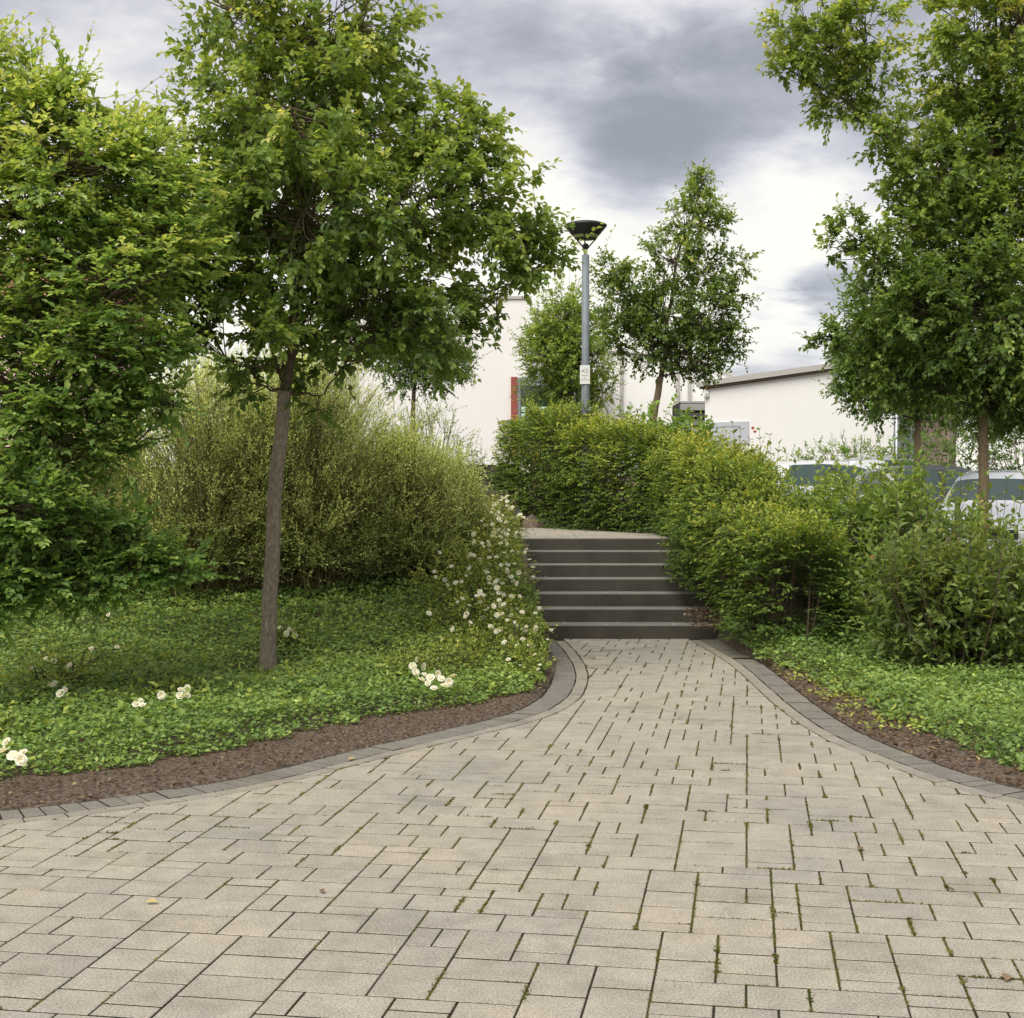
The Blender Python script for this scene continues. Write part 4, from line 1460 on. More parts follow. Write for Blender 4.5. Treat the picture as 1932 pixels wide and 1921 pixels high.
rose('low white rose cluster at the mulch edge where the path bends', [((-0.72, 10.95, 0.15), (0.28, 0.22, 0.20)), ((-0.45, 11.2, 0.15), (0.25, 0.2, 0.18))], 170, 74,
     [(788, 1245, 10.9), (800, 1258, 10.9), (783, 1270, 10.85), (800, 1275, 10.85), (812, 1280, 10.85), (795, 1285, 10.8), (825, 1272, 10.9), (832, 1282, 10.85), (838, 1296, 10.8), (855, 1277, 10.9), (778, 1258, 10.9), (808, 1290, 10.8), (818, 1300, 10.8), (846, 1288, 10.85)], (0.026, 0.036))
rose('single white rose cluster in the middle of the ground cover left of the trunk', [((-2.42, 10.2, 0.06), (0.26, 0.2, 0.12))], 60, 75,
     [(340, 1303, 10.2), (352, 1301, 10.2), (338, 1314, 10.15), (350, 1315, 10.15), (262, 1325, 10.2), (255, 1330, 10.15), (267, 1332, 10.15), (302, 1313, 10.2)], (0.024, 0.034))
rose('white rose blooms on a low bush at the far left of the ground cover', [((-3.45, 10.45, 0.12), (0.35, 0.25, 0.18))], 90, 76,
     [(86, 1243, 10.4), (98, 1249, 10.4), (130, 1255, 10.4), (122, 1262, 10.4), (92, 1296, 10.2), (100, 1292, 10.2), (120, 1302, 10.2), (112, 1310, 10.2)], (0.022, 0.033))
rose('white rose blooms beside the mulch at the left picture edge', [((-3.2, 8.65, 0.08), (0.2, 0.15, 0.14))], 40, 77,
     [(10, 1402, 8.6), (4, 1420, 8.6), (28, 1430, 8.6), (40, 1424, 8.6), (36, 1436, 8.55), (20, 1428, 8.6)], (0.026, 0.036))
rose('few white rose blooms behind the slim trunk', [((-1.95, 12.2, 0.22), (0.2, 0.18, 0.16))], 40, 78,
     [(545, 1188, 12.2), (552, 1192, 12.2), (540, 1196, 12.2), (556, 1200, 12.1), (528, 1186, 12.3)], (0.022, 0.03))
rose('scattered white rose blooms in the shade under the left tree', [((-3.5, 11.3, 0.12), (0.5, 0.3, 0.18))], 70, 79,
     [(170, 1226, 11.2), (219, 1223, 11.2), (203, 1160, 11.6), (60, 1262, 10.9)], (0.022, 0.03))

# ------------------------------------------------------------------ ground cover


def cover(name, label, region, density, thr, seed, lmat=L_COVER, leaf=(0.034, 0.022), h=(0.03, 0.21), tint=0.45):
    rg = np.random.default_rng(seed)
    x0, x1, y0, y1 = region
    n = int((x1 - x0) * (y1 - y0) * density)
    x, y = rg.uniform(x0, x1, n), rg.uniform(y0, y1, n)
    ok = np.abs(x) < 0.46 * y + 1.3
    x, y = x[ok], y[ok]
    d = thr(x, y)
    ed = 0.12 * vnoise(x * 3, y * 3, seed) + 0.08 * vnoise(x * 9, y * 9, seed + 1)
    ok = d + ed > 0
    x, y, d = x[ok], y[ok], (d + ed)[ok]
    n = len(x)
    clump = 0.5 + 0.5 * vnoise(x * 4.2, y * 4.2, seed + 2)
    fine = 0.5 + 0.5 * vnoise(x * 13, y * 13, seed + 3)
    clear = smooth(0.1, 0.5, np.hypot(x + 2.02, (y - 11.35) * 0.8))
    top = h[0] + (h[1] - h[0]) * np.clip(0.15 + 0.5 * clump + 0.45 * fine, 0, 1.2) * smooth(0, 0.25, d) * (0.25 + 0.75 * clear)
    u = rg.random(n) ** 0.55
    z = ground(x, y, False) + top * u
    ax = rdir(rg, n) * np.array([1, 1, 0.35]) + np.array([0, -0.12, 0.22])
    nr = norm(np.array([0, -0.1, 1.0]) + rg.normal(0, 0.38, (n, 3)))
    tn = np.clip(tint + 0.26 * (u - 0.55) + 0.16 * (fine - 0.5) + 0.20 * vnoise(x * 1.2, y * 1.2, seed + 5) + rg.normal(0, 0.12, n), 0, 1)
    m = MB()
    s = rg.uniform(0.5, 1.45, n)
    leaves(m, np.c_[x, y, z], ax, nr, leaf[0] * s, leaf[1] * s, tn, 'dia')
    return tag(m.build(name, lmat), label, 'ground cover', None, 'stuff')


def left_edge(x, y):
    need = 0.25 + 0.62 * (1 - smooth(9.3, 11.4, y))
    d = -dl(x, y) - need
    d = np.where((x > 0.1) & (y > ST_Y), -1, d)
    return np.where(y > 16.4, -1, d)


def right_edge(x, y):
    d = -dr(x, y) - (0.36 - 0.1 * smooth(11, 13.5, y))
    return np.where((x < ST_X1) & (y > ST_Y), -1, d)


cover('ground_cover', 'dense low green ground cover in the bed left of the path', (-5.5, 0.6, 6.6, 13.2), 3600, left_edge, 81)
cover('ground_cover', 'shaded ground cover on the bank under the broom', (-6.0, 0.3, 13.2, 16.4), 2600, left_edge, 82, L_COVER, (0.038, 0.026), (0.03, 0.2), 0.38)
cover('ground_cover', 'dark green ground cover in the bed right of the path', (2.2, 7.2, 6.8, 14.0), 2600, lambda x, y: right_edge(x, y) - 0.22 + 0.30 * smooth(10.5, 12.5, y), 83, L_COVER, (0.038, 0.024), (0.03, 0.19), 0.36)
cover('ground_cover', 'thin yellowish sprouts between mulch and ground cover', (2.2, 4.5, 9.0, 14.0), 420, lambda x, y: right_edge(x, y) + 0.08, 84, L_ROSE, (0.034, 0.022), (0.02, 0.10), 0.62)


cover('weeds', 'loose taller sprouts with larger leaves standing out of the ground cover on the left', (-5.5, 0.5, 7.2, 13.5), 110, left_edge, 85, L_ROSE, (0.055, 0.034), (0.10, 0.30), 0.5)
cover('weeds', 'loose taller sprouts with larger leaves standing out of the ground cover on the right', (2.4, 6.0, 7.6, 13.5), 90, lambda x, y: right_edge(x, y) - 0.2, 86, L_WEIG, (0.06, 0.034), (0.10, 0.26), 0.5)


def litter(name, label, region, n, thr, seed, size=(0.02, 0.05), tint=(0.1, 0.95)):
    rg = np.random.default_rng(seed)
    x, y = rg.uniform(region[0], region[1], n), rg.uniform(region[2], region[3], n)
    ok = thr(x, y)
    x, y = x[ok], y[ok]
    n = len(x)
    z = ground(x, y, False) + rg.uniform(0.004, 0.02, n)
    ax = rdir(rg, n) * np.array([1, 1, 0.25])
    nr = norm(np.array([0, 0, 1.0]) + rg.normal(0, 0.4, (n, 3)))
    ln = rg.uniform(*size, n)
    m = MB()
    leaves(m, np.c_[x, y, z], ax, nr, ln, ln * rg.uniform(0.25, 0.7, n), rg.uniform(*tint, n) * rg.random(n) ** 0.5, 'hex')
    return tag(m.build(name, L_DRY), label, 'leaf litter', None, 'stuff')


litter('leaf_litter', 'bark chips and dry leaves on the mulch strip left of the path', (-4.5, 0.6, 6.3, 13.5), 26000, lambda x, y: (dl(x, y) < -0.2) & (dl(x, y) > -0.95), 91, (0.012, 0.036), (0.15, 0.95))
litter('leaf_litter', 'dry brown leaves on the mulch strip right of the path', (1.9, 5.0, 6.5, 14.4), 15000, lambda x, y: (dr(x, y) < -0.2) & (dr(x, y) > -1.0), 92, (0.014, 0.05))
litter('leaf_litter', 'drift of reddish dry leaves at the right end of the lowest step', (1.75, 2.45, 13.6, 14.4), 520, lambda x, y: x + 0.6 * (14.5 - y) > 1.95, 93, (0.025, 0.06), (0.2, 0.9))

prg = np.random.default_rng(94)
pm = MB()
k_ = prg.integers(0, 3, 26)
px2 = prg.uniform(0.3, 2.0, 26)
py2 = ST_Y + k_ * RUN + prg.uniform(0.03, 0.3, 26)
leaves(pm, np.c_[px2, py2, (k_ + 1) * RISE + 0.005], rdir(prg, 26) * np.array([1, 1, 0.1]), norm(np.array([0, 0, 1.0]) + prg.normal(0, 0.25, (26, 3))), 0.026, 0.020, 0.6)
tag(pm.build('fallen_petals', M_PETAL), 'fallen white rose petals lying on the lower steps', 'petals', None, 'stuff')

# moss and small weeds in the joints
mrg = np.random.default_rng(95)
mm = MB()
vis = [t for t in polys if t[0] > 0]
for _ in range(2600):
    _, p, _, _, c = vis[mrg.integers(len(vis))]
    k = mrg.integers(len(p))
    if len(p) == 4 and mrg.random() < 0.6:
        k = mrg.choice((1, 3))
    a, b = p[k], p[(k + 1) % len(p)]
    out = norm((a + b) / 2 - c)
    if vnoise(c[0] * 1.2, c[1] * 0.8, 55) < -0.15 and mrg.random() < 0.8:
        continue
    span = mrg.uniform(0.1, 1.0)
    t0 = mrg.uniform(0, 1 - span * 0.5)
    n = int(8 + 90 * span)
    tt = np.clip(t0 + span * mrg.random(n), 0, 1)[:, None]
    q = a + (b - a) * tt + out * 0.0038 + mrg.normal(0, 0.0035, (n, 2))
    big = mrg.random() < 0.07
    pos = np.c_[q, np.full(n, -0.004)]
    ax = rdir(mrg, n) * np.array([0.6, 0.6, 0.4]) + np.array([0, 0, 0.35])
    ln = mrg.uniform(0.005, 0.0095, n) * (1.8 if big else 1)
    leaves(mm, pos, ax, rdir(mrg, n), ln, ln * 0.6, np.clip(mrg.normal(0.45, 0.25), 0, 1) + mrg.uniform(-0.1, 0.1, n), 'dia')
tag(mm.build('moss', M_MOSS), 'moss and tiny weeds in the paving joints', 'moss', None, 'stuff')

# single fallen leaves lying on the paving
for x, y, s, t, lab in ((270, 1710, 0.055, 1.0, 'yellow fallen leaf lying on the paving at lower left'), (602, 1686, 0.05, 0.55, 'orange fallen leaf curled on the paving near the middle left'), (1790, 1685, 0.04, 0.35, 'reddish fallen leaf on a square paver at right'),
                        (1905, 1862, 0.07, 0.7, 'tan fallen leaf lying across a joint in the lower right corner'), (1622, 1611, 0.06, 0.6, 'brown fallen leaf on the paving right of the middle'), (670, 1435, 0.06, 1.0, 'yellow fallen leaf on the dark edge bricks')):
    Y = F * EYE / (y - HY)
    p = W(x, y, Y)
    m = MB()
    leaves(m, np.array([[0, 0, 0.006]]), np.array([[math.cos(x), math.sin(x), 0.12]]), np.array([[0.1, -0.2, 1.0]]), s, s * 0.55, t)
    o = m.build('fallen_leaf', L_DRY)
    o.location = (p[0], p[1], 0.003)
    tag(o, lab, 'leaf', 'single leaves on the paving')

# ------------------------------------------------------------------ lamp
M_POLE = simple('grey_blue_paint', (0.185, 0.215, 0.235), 0.55, noise=0.12, scale=6)
M_DARKMETAL = simple('anthracite_metal', (0.022, 0.022, 0.026), 0.45, spec=0.5)
M_LENS = simple('lamp_glass', (0.30, 0.36, 0.16), 0.15, spec=0.6)
M_SIGN = simple('sign_white', (0.78, 0.78, 0.76), 0.4)
M_INK = simple('sign_ink', (0.05, 0.05, 0.05), 0.6)
YL = 20.8
lz0 = gz(1.09, YL)
lamp = thing('street_lamp', 'grey post lamp with dark bowl shaped head rising from the hedge', 'street lamp', (1.09, YL, lz0))
zt = EYE + (HY - 483) / F * YL - lz0        # top of the thick post
m = MB().lathe([(0.062, 0), (0.062, zt * 0.6), (0.056, zt * 0.6 + 0.03), (0.056, zt), (0.03, zt + 0.006)], 24)
m.build('post', M_POLE, lamp, True)
MB().lathe([(0.03, zt - 0.02), (0.029, zt + 0.09)], 20).build('neck', M_POLE, lamp, True)
zc = zt + 0.085
MB().lathe([(0.028, zc), (0.05, zc + 0.02), (0.052, zc + 0.055), (0.03, zc + 0.085), (0.0, zc + 0.09)], 20).build('collar', M_DARKMETAL, lamp, True)
zb = zc + 0.15
MB().lathe([(0.0, zb + 0.005), (0.148, zb + 0.0), (0.160, zb + 0.006), (0.166, zb + 0.012)], 40).build('base_ring', M_DARKMETAL, lamp, True)
MB().lathe([(0.162, zb + 0.012), (0.196, zb + 0.055)], 40).build('glass_band', M_LENS, lamp, True)
MB().lathe([(0.194, zb + 0.052), (0.200, zb + 0.055), (0.312, zb + 0.185), (0.318, zb + 0.20), (0.310, zb + 0.215), (0.22, zb + 0.245), (0.1, zb + 0.262), (0.0, zb + 0.266)], 48).build('bowl', M_DARKMETAL, lamp, True)
for a in (0.35, 2.45, 4.55):
    p0 = np.array([0.040 * math.cos(a), 0.040 * math.sin(a), zc + 0.03])
    p1 = np.array([0.158 * math.cos(a), 0.158 * math.sin(a), zb + 0.008])
    p2 = np.array([0.200 * math.cos(a), 0.200 * math.sin(a), zb + 0.060])
    MB().tubes(np.array([p0, p0 * 0.5 + p1 * 0.5, p1, p2]), 0.011, 6).build('arm', M_DARKMETAL, lamp, True)
sz = EYE + (HY - 708) / F * YL
sign = thing('camera_sign', 'small white surveillance notice with camera symbol strapped to the lamp post', 'sign', (1.09 - 0.012, YL - 0.07, sz))
MB().box(-0.074, 0.074, -0.004, 0.004, -0.139, 0.139, 0.0015).build('panel', M_SIGN, sign)
SM = mathutils.Matrix


def face_m(x, z, y=-0.0055):
    return SM.Translation((x, y, z)) @ SM.Rotation(R(90), 4, 'X')


ic = MB()
bar = [((-0.022, 0.072), (0.038, 0.088)), ((0.038, 0.088), (0.046, 0.052)), ((0.046, 0.052), (-0.016, 0.036)), ((-0.016, 0.036), (-0.022, 0.072)), ((0.02, 0.036), (0.032, 0.02)), ((0.032, 0.02), (0.05, 0.022))]
for (x0, z0), (x1, z1) in bar:
    ic.tubes(np.array([(x0, -0.0052, z0), (x1, -0.0052, z1)]), 0.0022, 4)
ic.box(-0.046, -0.028, -0.0062, -0.0045, 0.044, 0.062)
ic.build('camera_symbol', M_INK, sign)
for body, size, z in (('ACHTUNG', 0.018, -0.018), ('VIDEO', 0.013, -0.055), ('VIDEOÜBERWACHUNG', 0.0125, -0.082)):
    text_mesh(body, size, M_INK, 'lettering', sign, face_m(0, z), 0.0006, 'CENTER')
for z in (0.09, -0.09):
    MB().lathe([(0.0615, z - 0.008), (0.0655, z - 0.008), (0.0655, z + 0.008), (0.0615, z + 0.008)], 24, (0.012, 0.07, 0)).build('strap', M_DARKMETAL, sign, True)

# ------------------------------------------------------------------ buildings
M_RED_P = simple('red_panel', (0.30, 0.07, 0.055), 0.6)
M_GREYF = simple('grey_frame', (0.23, 0.25, 0.27), 0.45)
M_GLASS = simple('dark_window_glass', (0.02, 0.035, 0.028), 0.06, spec=0.8)
M_MINT = simple('mint_reflection', (0.55, 0.78, 0.66), 0.5)  # painted reflection colour for window glass
M_FASCIA = simple('roof_fascia', (0.44, 0.42, 0.39), 0.55, noise=0.08)
M_ROOFEDGE = simple('brown_drip_edge', (0.14, 0.10, 0.075), 0.6)
M_PLATE = simple('grey_board', (0.50, 0.52, 0.56), 0.5)
M_PIPE = simple('zinc', (0.30, 0.31, 0.33), 0.4, metal=0.7)
M_SALMON = simple('salmon_render', (0.74, 0.53, 0.46), 0.8, noise=0.04, scale=3)
M_TILES = simple('red_roof', (0.32, 0.12, 0.08), 0.7, noise=0.2, scale=8)
M_CLAD = simple('grey_cladding', (0.30, 0.30, 0.29), 0.5)
M_BLACK = simple('dark_gap', (0.012, 0.012, 0.012), 0.7)
M_DOORW = simple('white_frame', (0.72, 0.74, 0.76), 0.5)

YB = 42.0


def bx_img(x0, x1, y0, y1, Y, depth):
    a, b = W(x0, y1, Y), W(x1, y0, Y)
    return a[0], b[0], Y, Y + depth, a[2], b[2]


hall = thing('white_hall', 'large plain white rendered hall behind the trees', 'building', (0, YB, 1.5))
x0, x1, y0, y1, z0, z1 = bx_img(560, 1000, 566, 900, YB, 9)
put(MB().box(x0, x1, y0, y1, 0.4, z1, 0.02), 'tall_block', M_WALL, hall)
put(MB().box(x0 - 0.05, x1 + 0.05, y0 - 0.05, y1, z1 + 0.002, z1 + 0.10, 0.01), 'parapet_cap', M_FASCIA, hall)
x0b, x1b, y0b, y1b, z0b, z1b = bx_img(1003, 1385, 655, 900, YB + 1.2, 8)
# lower wing: roof falling to the right
pts = [(x0b, 0.4), (x1b, 0.4), (x1b, W(0, 712, YB)[2]), (x1b - 1.3, W(0, 672, YB)[2]), (x0b, z1b)]
v = np.array([(x, y, z) for y in (y0b, y1b) for x, z in pts])
k = len(pts)
wing = MB().add(v, [(0, 1, 2), (0, 2, 3), (0, 3, 4), (7, 6, 5), (8, 7, 5), (9, 8, 5)], [(i, i + k, (i + 1) % k + k, (i + 1) % k) for i in range(k)])
put(wing, 'low_wing', M_WALL, hall)
P3, P4, P2 = pts[3], pts[4], pts[2]
put(MB().tubes(np.array([(P4[0], y0b - 0.06, P4[1] + 0.05), (P3[0], y0b - 0.06, P3[1] + 0.05), (P2[0] + 0.1, y0b - 0.06, P2[1] + 0.04)]), 0.06, 4), 'roof_edge', M_FASCIA, hall)
# window with red reveal
win = bx_img(964, 1126, 713, 800, YB, 0.3)
wx0, wx1, _, _, wz0, wz1 = win
zlow = wz0 - 1.0
red_w = 12 / F * YB
put(MB().box(wx0, wx0 + red_w, YB - 0.12, YB + 0.1, zlow, wz1 + 0.02, 0.006), 'red_panel', M_RED_P, hall)
wf = MB()
wf.box(wx0 + red_w + 0.003, wx0 + red_w + 0.10, YB - 0.10, YB + 1.1, zlow, wz1, 0.004)
wf.box(wx0 + red_w + 0.103, wx1 - 0.10, YB - 0.09, YB + 1.1, wz1 - 0.24, wz1 - 0.002, 0.004)
wf.box(wx1 - 0.097, wx1, YB - 0.10, YB + 1.1, zlow, wz1, 0.004)
wo = put(wf, 'window', M_GREYF, hall)
gl = MB().box(wx0 + red_w + 0.10, wx1 - 0.1, YB - 0.05, YB - 0.03, zlow, wz1 - 0.24)
go = gl.build('pane', M_GLASS, wo)
for ya, yb in ((768, 778), (780.5, 800)):
    za, zb_ = W(0, yb, YB)[2], W(0, ya, YB)[2]
    MB().box(wx0 + red_w + 0.12, wx0 + red_w + 0.12 + 1.55, YB - 0.075, YB - 0.055, za, zb_, 0.003).build('reflection_strip', M_MINT, wo)  # strips before the pane stand for reflections, painted in mint
    MB().box(wx0 + red_w + 1.75, wx1 - 0.12, YB - 0.075, YB - 0.055, za, zb_, 0.003).build('reflection_strip', M_MINT, wo)
MB().box(wx0 + red_w + 1.68, wx0 + red_w + 1.74, YB - 0.10, YB - 0.051, zlow, wz1 - 0.245, 0.003).build('mullion', M_GREYF, wo)
for o_ in wo.children:
    o_.location = (0, 0, 0)
put(MB().box(wx1 + 0.01, wx1 + 0.28, YB - 0.10, YB + 1.15, zlow, wz1 + 0.3, 0.01), 'pillar', M_FASCIA, hall)
for x in (1172, 1278, 1300):
    c = W(x, 800, YB + 1.2)
    put(MB().tubes(np.array([(c[0], y0b - 0.06, 1.0), (c[0], y0b - 0.06, W(0, 668, YB)[2])]), 0.05, 8), 'downpipe', M_FASCIA, hall, True)

# grey metal lean-to between the two white buildings
x0, x1, y0, y1, z0, z1 = bx_img(1284, 1331, 757, 830, 38.0, 2.0)
shed = thing('metal_canopy', 'grey slatted metal canopy between the two white buildings', 'canopy', ((x0 + x1) / 2, 38, 0.9))
put(MB().box(x0, x1, 38.05, 40, 0.8, z1 - 0.02), 'dark_back', M_BLACK, shed)
for i, (ya, yb) in enumerate(((757, 761), (763, 775), (779, 787), (792, 802), (806, 818))):
    put(MB().box(x0 - 0.02 * i, x1, 38.0 - 0.25 * (i == 1), 38.04, W(0, yb, 38)[2], W(0, ya, 38)[2], 0.004), 'slat', M_CLAD, shed)

school = thing('flat_roofed_annex', 'white flat roofed building on the right with grey board near its corner', 'building', (5, 36, 0.9))
a0, a1 = W(1330, 735, 36.0), W(1686, 684, 33.0)
foot = [(a0[0], a0[1]), (a1[0], a1[1]), (a1[0] + 1.2, a1[1] + 9), (a0[0] + 1.2, a0[1] + 9)]
tops = [a0[2], a1[2], a1[2] + 0.3, a0[2] + 0.3]
v = np.array([(x, y, 0.2) for x, y in foot] + [(x, y, z) for (x, y), z in zip(foot, tops)])
put(MB().add(v, None, [(0, 1, 5, 4), (1, 2, 6, 5), (2, 3, 7, 6), (3, 0, 4, 7), (4, 5, 6, 7)]), 'wall', M_WALL, school)
dv = norm(np.array([a1[0] - a0[0], a1[1] - a0[1]]))
nv = np.array([dv[1], -dv[0]])


def roof_slab(mb, lo, hi, out, ext):
    b = []
    for t, (x, y), z in ((-1, foot[0], tops[0]), (1, foot[1], tops[1])):
        q = np.array([x, y]) + dv * ext * t
        b.append((q, z))
    vs = []
    for q, z in b:
        for off in (out, -9.0):
            for h in (lo, hi):
                p_ = q + nv * off
                vs.append((p_[0], p_[1], z + h + (0.3 if off < 0 else 0)))
    return mb.add(np.array(vs), None, [(0, 4, 5, 1), (2, 3, 7, 6), (1, 5, 7, 3), (0, 2, 6, 4), (0, 1, 3, 2), (4, 6, 7, 5)])


put(roof_slab(MB(), 0.004, 0.05, 0.10, 0.12), 'drip_edge', M_ROOFEDGE, school)
put(roof_slab(MB(), 0.055, 0.19, 0.16, 0.18), 'roof', M_FASCIA, school)


def on_wall(t_px, y_px, out=0.0):
    """point of the annex wall seen at photo position t_px, y_px"""
    k = (t_px - CX) / F
    # solve along the wall line
    p, d_ = np.array(foot[0]), dv
    s_ = (k * p[1] - p[0]) / (d_[0] - k * d_[1])
    q = p + d_ * s_
    return np.array([q[0] + nv[0] * out, q[1] + nv[1] * out, EYE - (y_px - HY) / F * q[1]])


ang = math.atan2(dv[1], dv[0])
b0, b1 = on_wall(1343, 838), on_wall(1413, 795)
board = thing('name_board', 'grey name board with dark lettering on the white wall behind the hedge', 'sign', tuple(on_wall(1343, 838, 0.02)), ang)
bw, bh = np.linalg.norm((b1 - b0)[:2]), b1[2] - b0[2]
MB().box(0, bw, -0.015, 0.015, 0, bh, 0.003).build('panel', M_PLATE, board)
M_INK2 = simple('board_ink', (0.06, 0.085, 0.10), 0.6)
text_mesh('Franz-Joseph-Koch-Schule', bw * 0.0695, M_INK2, 'lettering', board, face_m(bw * 0.055, bh * 0.74, -0.0165), 0.0008)
c = on_wall(1334, 748, 0.05)
alarm = thing('alarm_box', 'small white alarm box with red top under the roof corner', 'alarm box', tuple(c), ang)
MB().box(-0.06, 0.07, -0.05, 0.05, -0.02, 0.16, 0.01).build('housing', M_DOORW, alarm)
MB().lathe([(0.0, 0.225), (0.03, 0.22), (0.045, 0.19), (0.045, 0.162)], 16).build('red_lens', simple('red_lens', (0.55, 0.05, 0.03), 0.2), alarm, True)

# zinc post and glazed entrance right of the annex
c = W(1691, 860, 31.0)
post = thing('zinc_post', 'round grey zinc post at the right end of the white wall', 'post', (c[0], 31.0, gz(c[0], 31)))
hgt = W(0, 700, 31)[2] - gz(c[0], 31)
MB().lathe([(0.065, 0), (0.065, hgt), (0.0, hgt)], 16).build('shaft', M_PIPE, post, True)
MB().lathe([(0.075, 0.5), (0.075, 0.56), (0.066, 0.57)], 16).build('clamp', M_DARKMETAL, post, True)
ent = thing('entrance_block', 'salmon coloured block with white framed glass entrance beyond the car park', 'building', (W(1740, 800, 38)[0], 38.0, 0.9))
x0, x1, y0, y1, z0, z1 = bx_img(1692, 1798, 765, 900, 38.0, 5)
put(MB().box(x0, x1, y0, y1, 0.3, z1, 0.02), 'wall', M_SALMON, ent)
dx0, dx1, _, _, dz0, dz1 = bx_img(1697, 1728, 788, 880, 37.9, 0.1)
fr = MB()
n_p = 3
for i in range(n_p + 1):
    x = dx0 + (dx1 - dx0) * i / n_p
    fr.box(x - 0.03, x + 0.03, 37.86, 37.96, dz0, dz1)
for z in np.linspace(dz0, dz1, 5):
    fr.box(dx0 - 0.03, dx1 + 0.03, 37.87, 37.95, z - 0.03, z + 0.03)
dw = put(fr, 'glass_door', M_DOORW, ent)
for i in range(n_p):
    for j_ in range(4):
        xa, xb = dx0 + (dx1 - dx0) * i / n_p + 0.032, dx0 + (dx1 - dx0) * (i + 1) / n_p - 0.032
        za, zb_ = dz0 + (dz1 - dz0) * j_ / 4 + 0.032, dz0 + (dz1 - dz0) * (j_ + 1) / 4 - 0.032
        MB().box(xa, xb, 37.905, 37.925, za, zb_).build('pane', M_MINT if (i + j_) % 3 == 0 else M_GLASS, dw)  # mint panes have a reflection put into their colour

# salmon house far left behind the leaves
hx0, hx1, hy0, hy1, hz0, hz1 = bx_img(-420, 110, 560, 900, 36.0, 8)
house = thing('salmon_house', 'salmon coloured house glimpsed through the leaves at the far left', 'house', ((hx0 + hx1) / 2, 36, 1.5))
put(MB().box(hx0, hx1, hy0, hy1, 0.4, hz1, 0.02), 'wall', M_SALMON, house)
ym_ = (hy0 + hy1) / 2
rv = np.array([(hx0 - 0.4, hy0 - 0.5, hz1 - 0.1), (hx1 + 0.4, hy0 - 0.5, hz1 - 0.1), (hx1 + 0.4, ym_, hz1 + 1.6), (hx0 - 0.4, ym_, hz1 + 1.6), (hx1 + 0.4, hy1 + 0.5, hz1 - 0.1), (hx0 - 0.4, hy1 + 0.5, hz1 - 0.1)])
put(MB().add(rv, None, [(0, 1, 2, 3), (3, 2, 4, 5), (0, 5, 4, 1)]).add(rv, [(1, 4, 2), (0, 3, 5)], None), 'roof', M_TILES, house)
for xx in (hx1 - 2.6, hx1 - 5.4):
    wv = put(MB().box(xx, xx + 1.2, 35.93, 36.05, 3.0, 4.4, 0.01), 'window', M_DOORW, house)
    MB().box(xx + 0.08, xx + 0.57, 35.915, 35.929, 3.08, 4.32).build('pane', M_GLASS, wv)
    MB().box(xx + 0.63, xx + 1.12, 35.915, 35.929, 3.08, 4.32).build('pane', M_GLASS, wv)

# ------------------------------------------------------------------ cars
M_TYRE = simple('tyre_rubber', (0.015, 0.015, 0.016), 0.8)
M_RIM = simple('alloy_rim', (0.45, 0.45, 0.47), 0.3, metal=0.8)
M_CGLASS = simple('car_glass', (0.045, 0.075, 0.065), 0.04, spec=0.9)
M_HEADL = simple('headlight_glass', (0.55, 0.58, 0.60), 0.1, spec=0.8)
M_TAIL = simple('tail_light', (0.35, 0.01, 0.01), 0.2)
M_TRIM = simple('black_trim', (0.012, 0.012, 0.013), 0.55)
M_NUM = simple('number_plate', (0.80, 0.80, 0.78), 0.5)
M_EU = simple('plate_blue', (0.02, 0.07, 0.45), 0.5)
PAINT = {'white': simple('white_car_paint', (0.60, 0.61, 0.63), 0.25, coat=0.6), 'grey': simple('dark_grey_car_paint', (0.075, 0.08, 0.09), 0.3, metal=0.4, coat=0.6),
         'silver': simple('silver_car_paint', (0.50, 0.51, 0.53), 0.3, metal=0.6, coat=0.6), 'black': simple('black_car_paint', (0.018, 0.018, 0.02), 0.25, coat=0.6)}


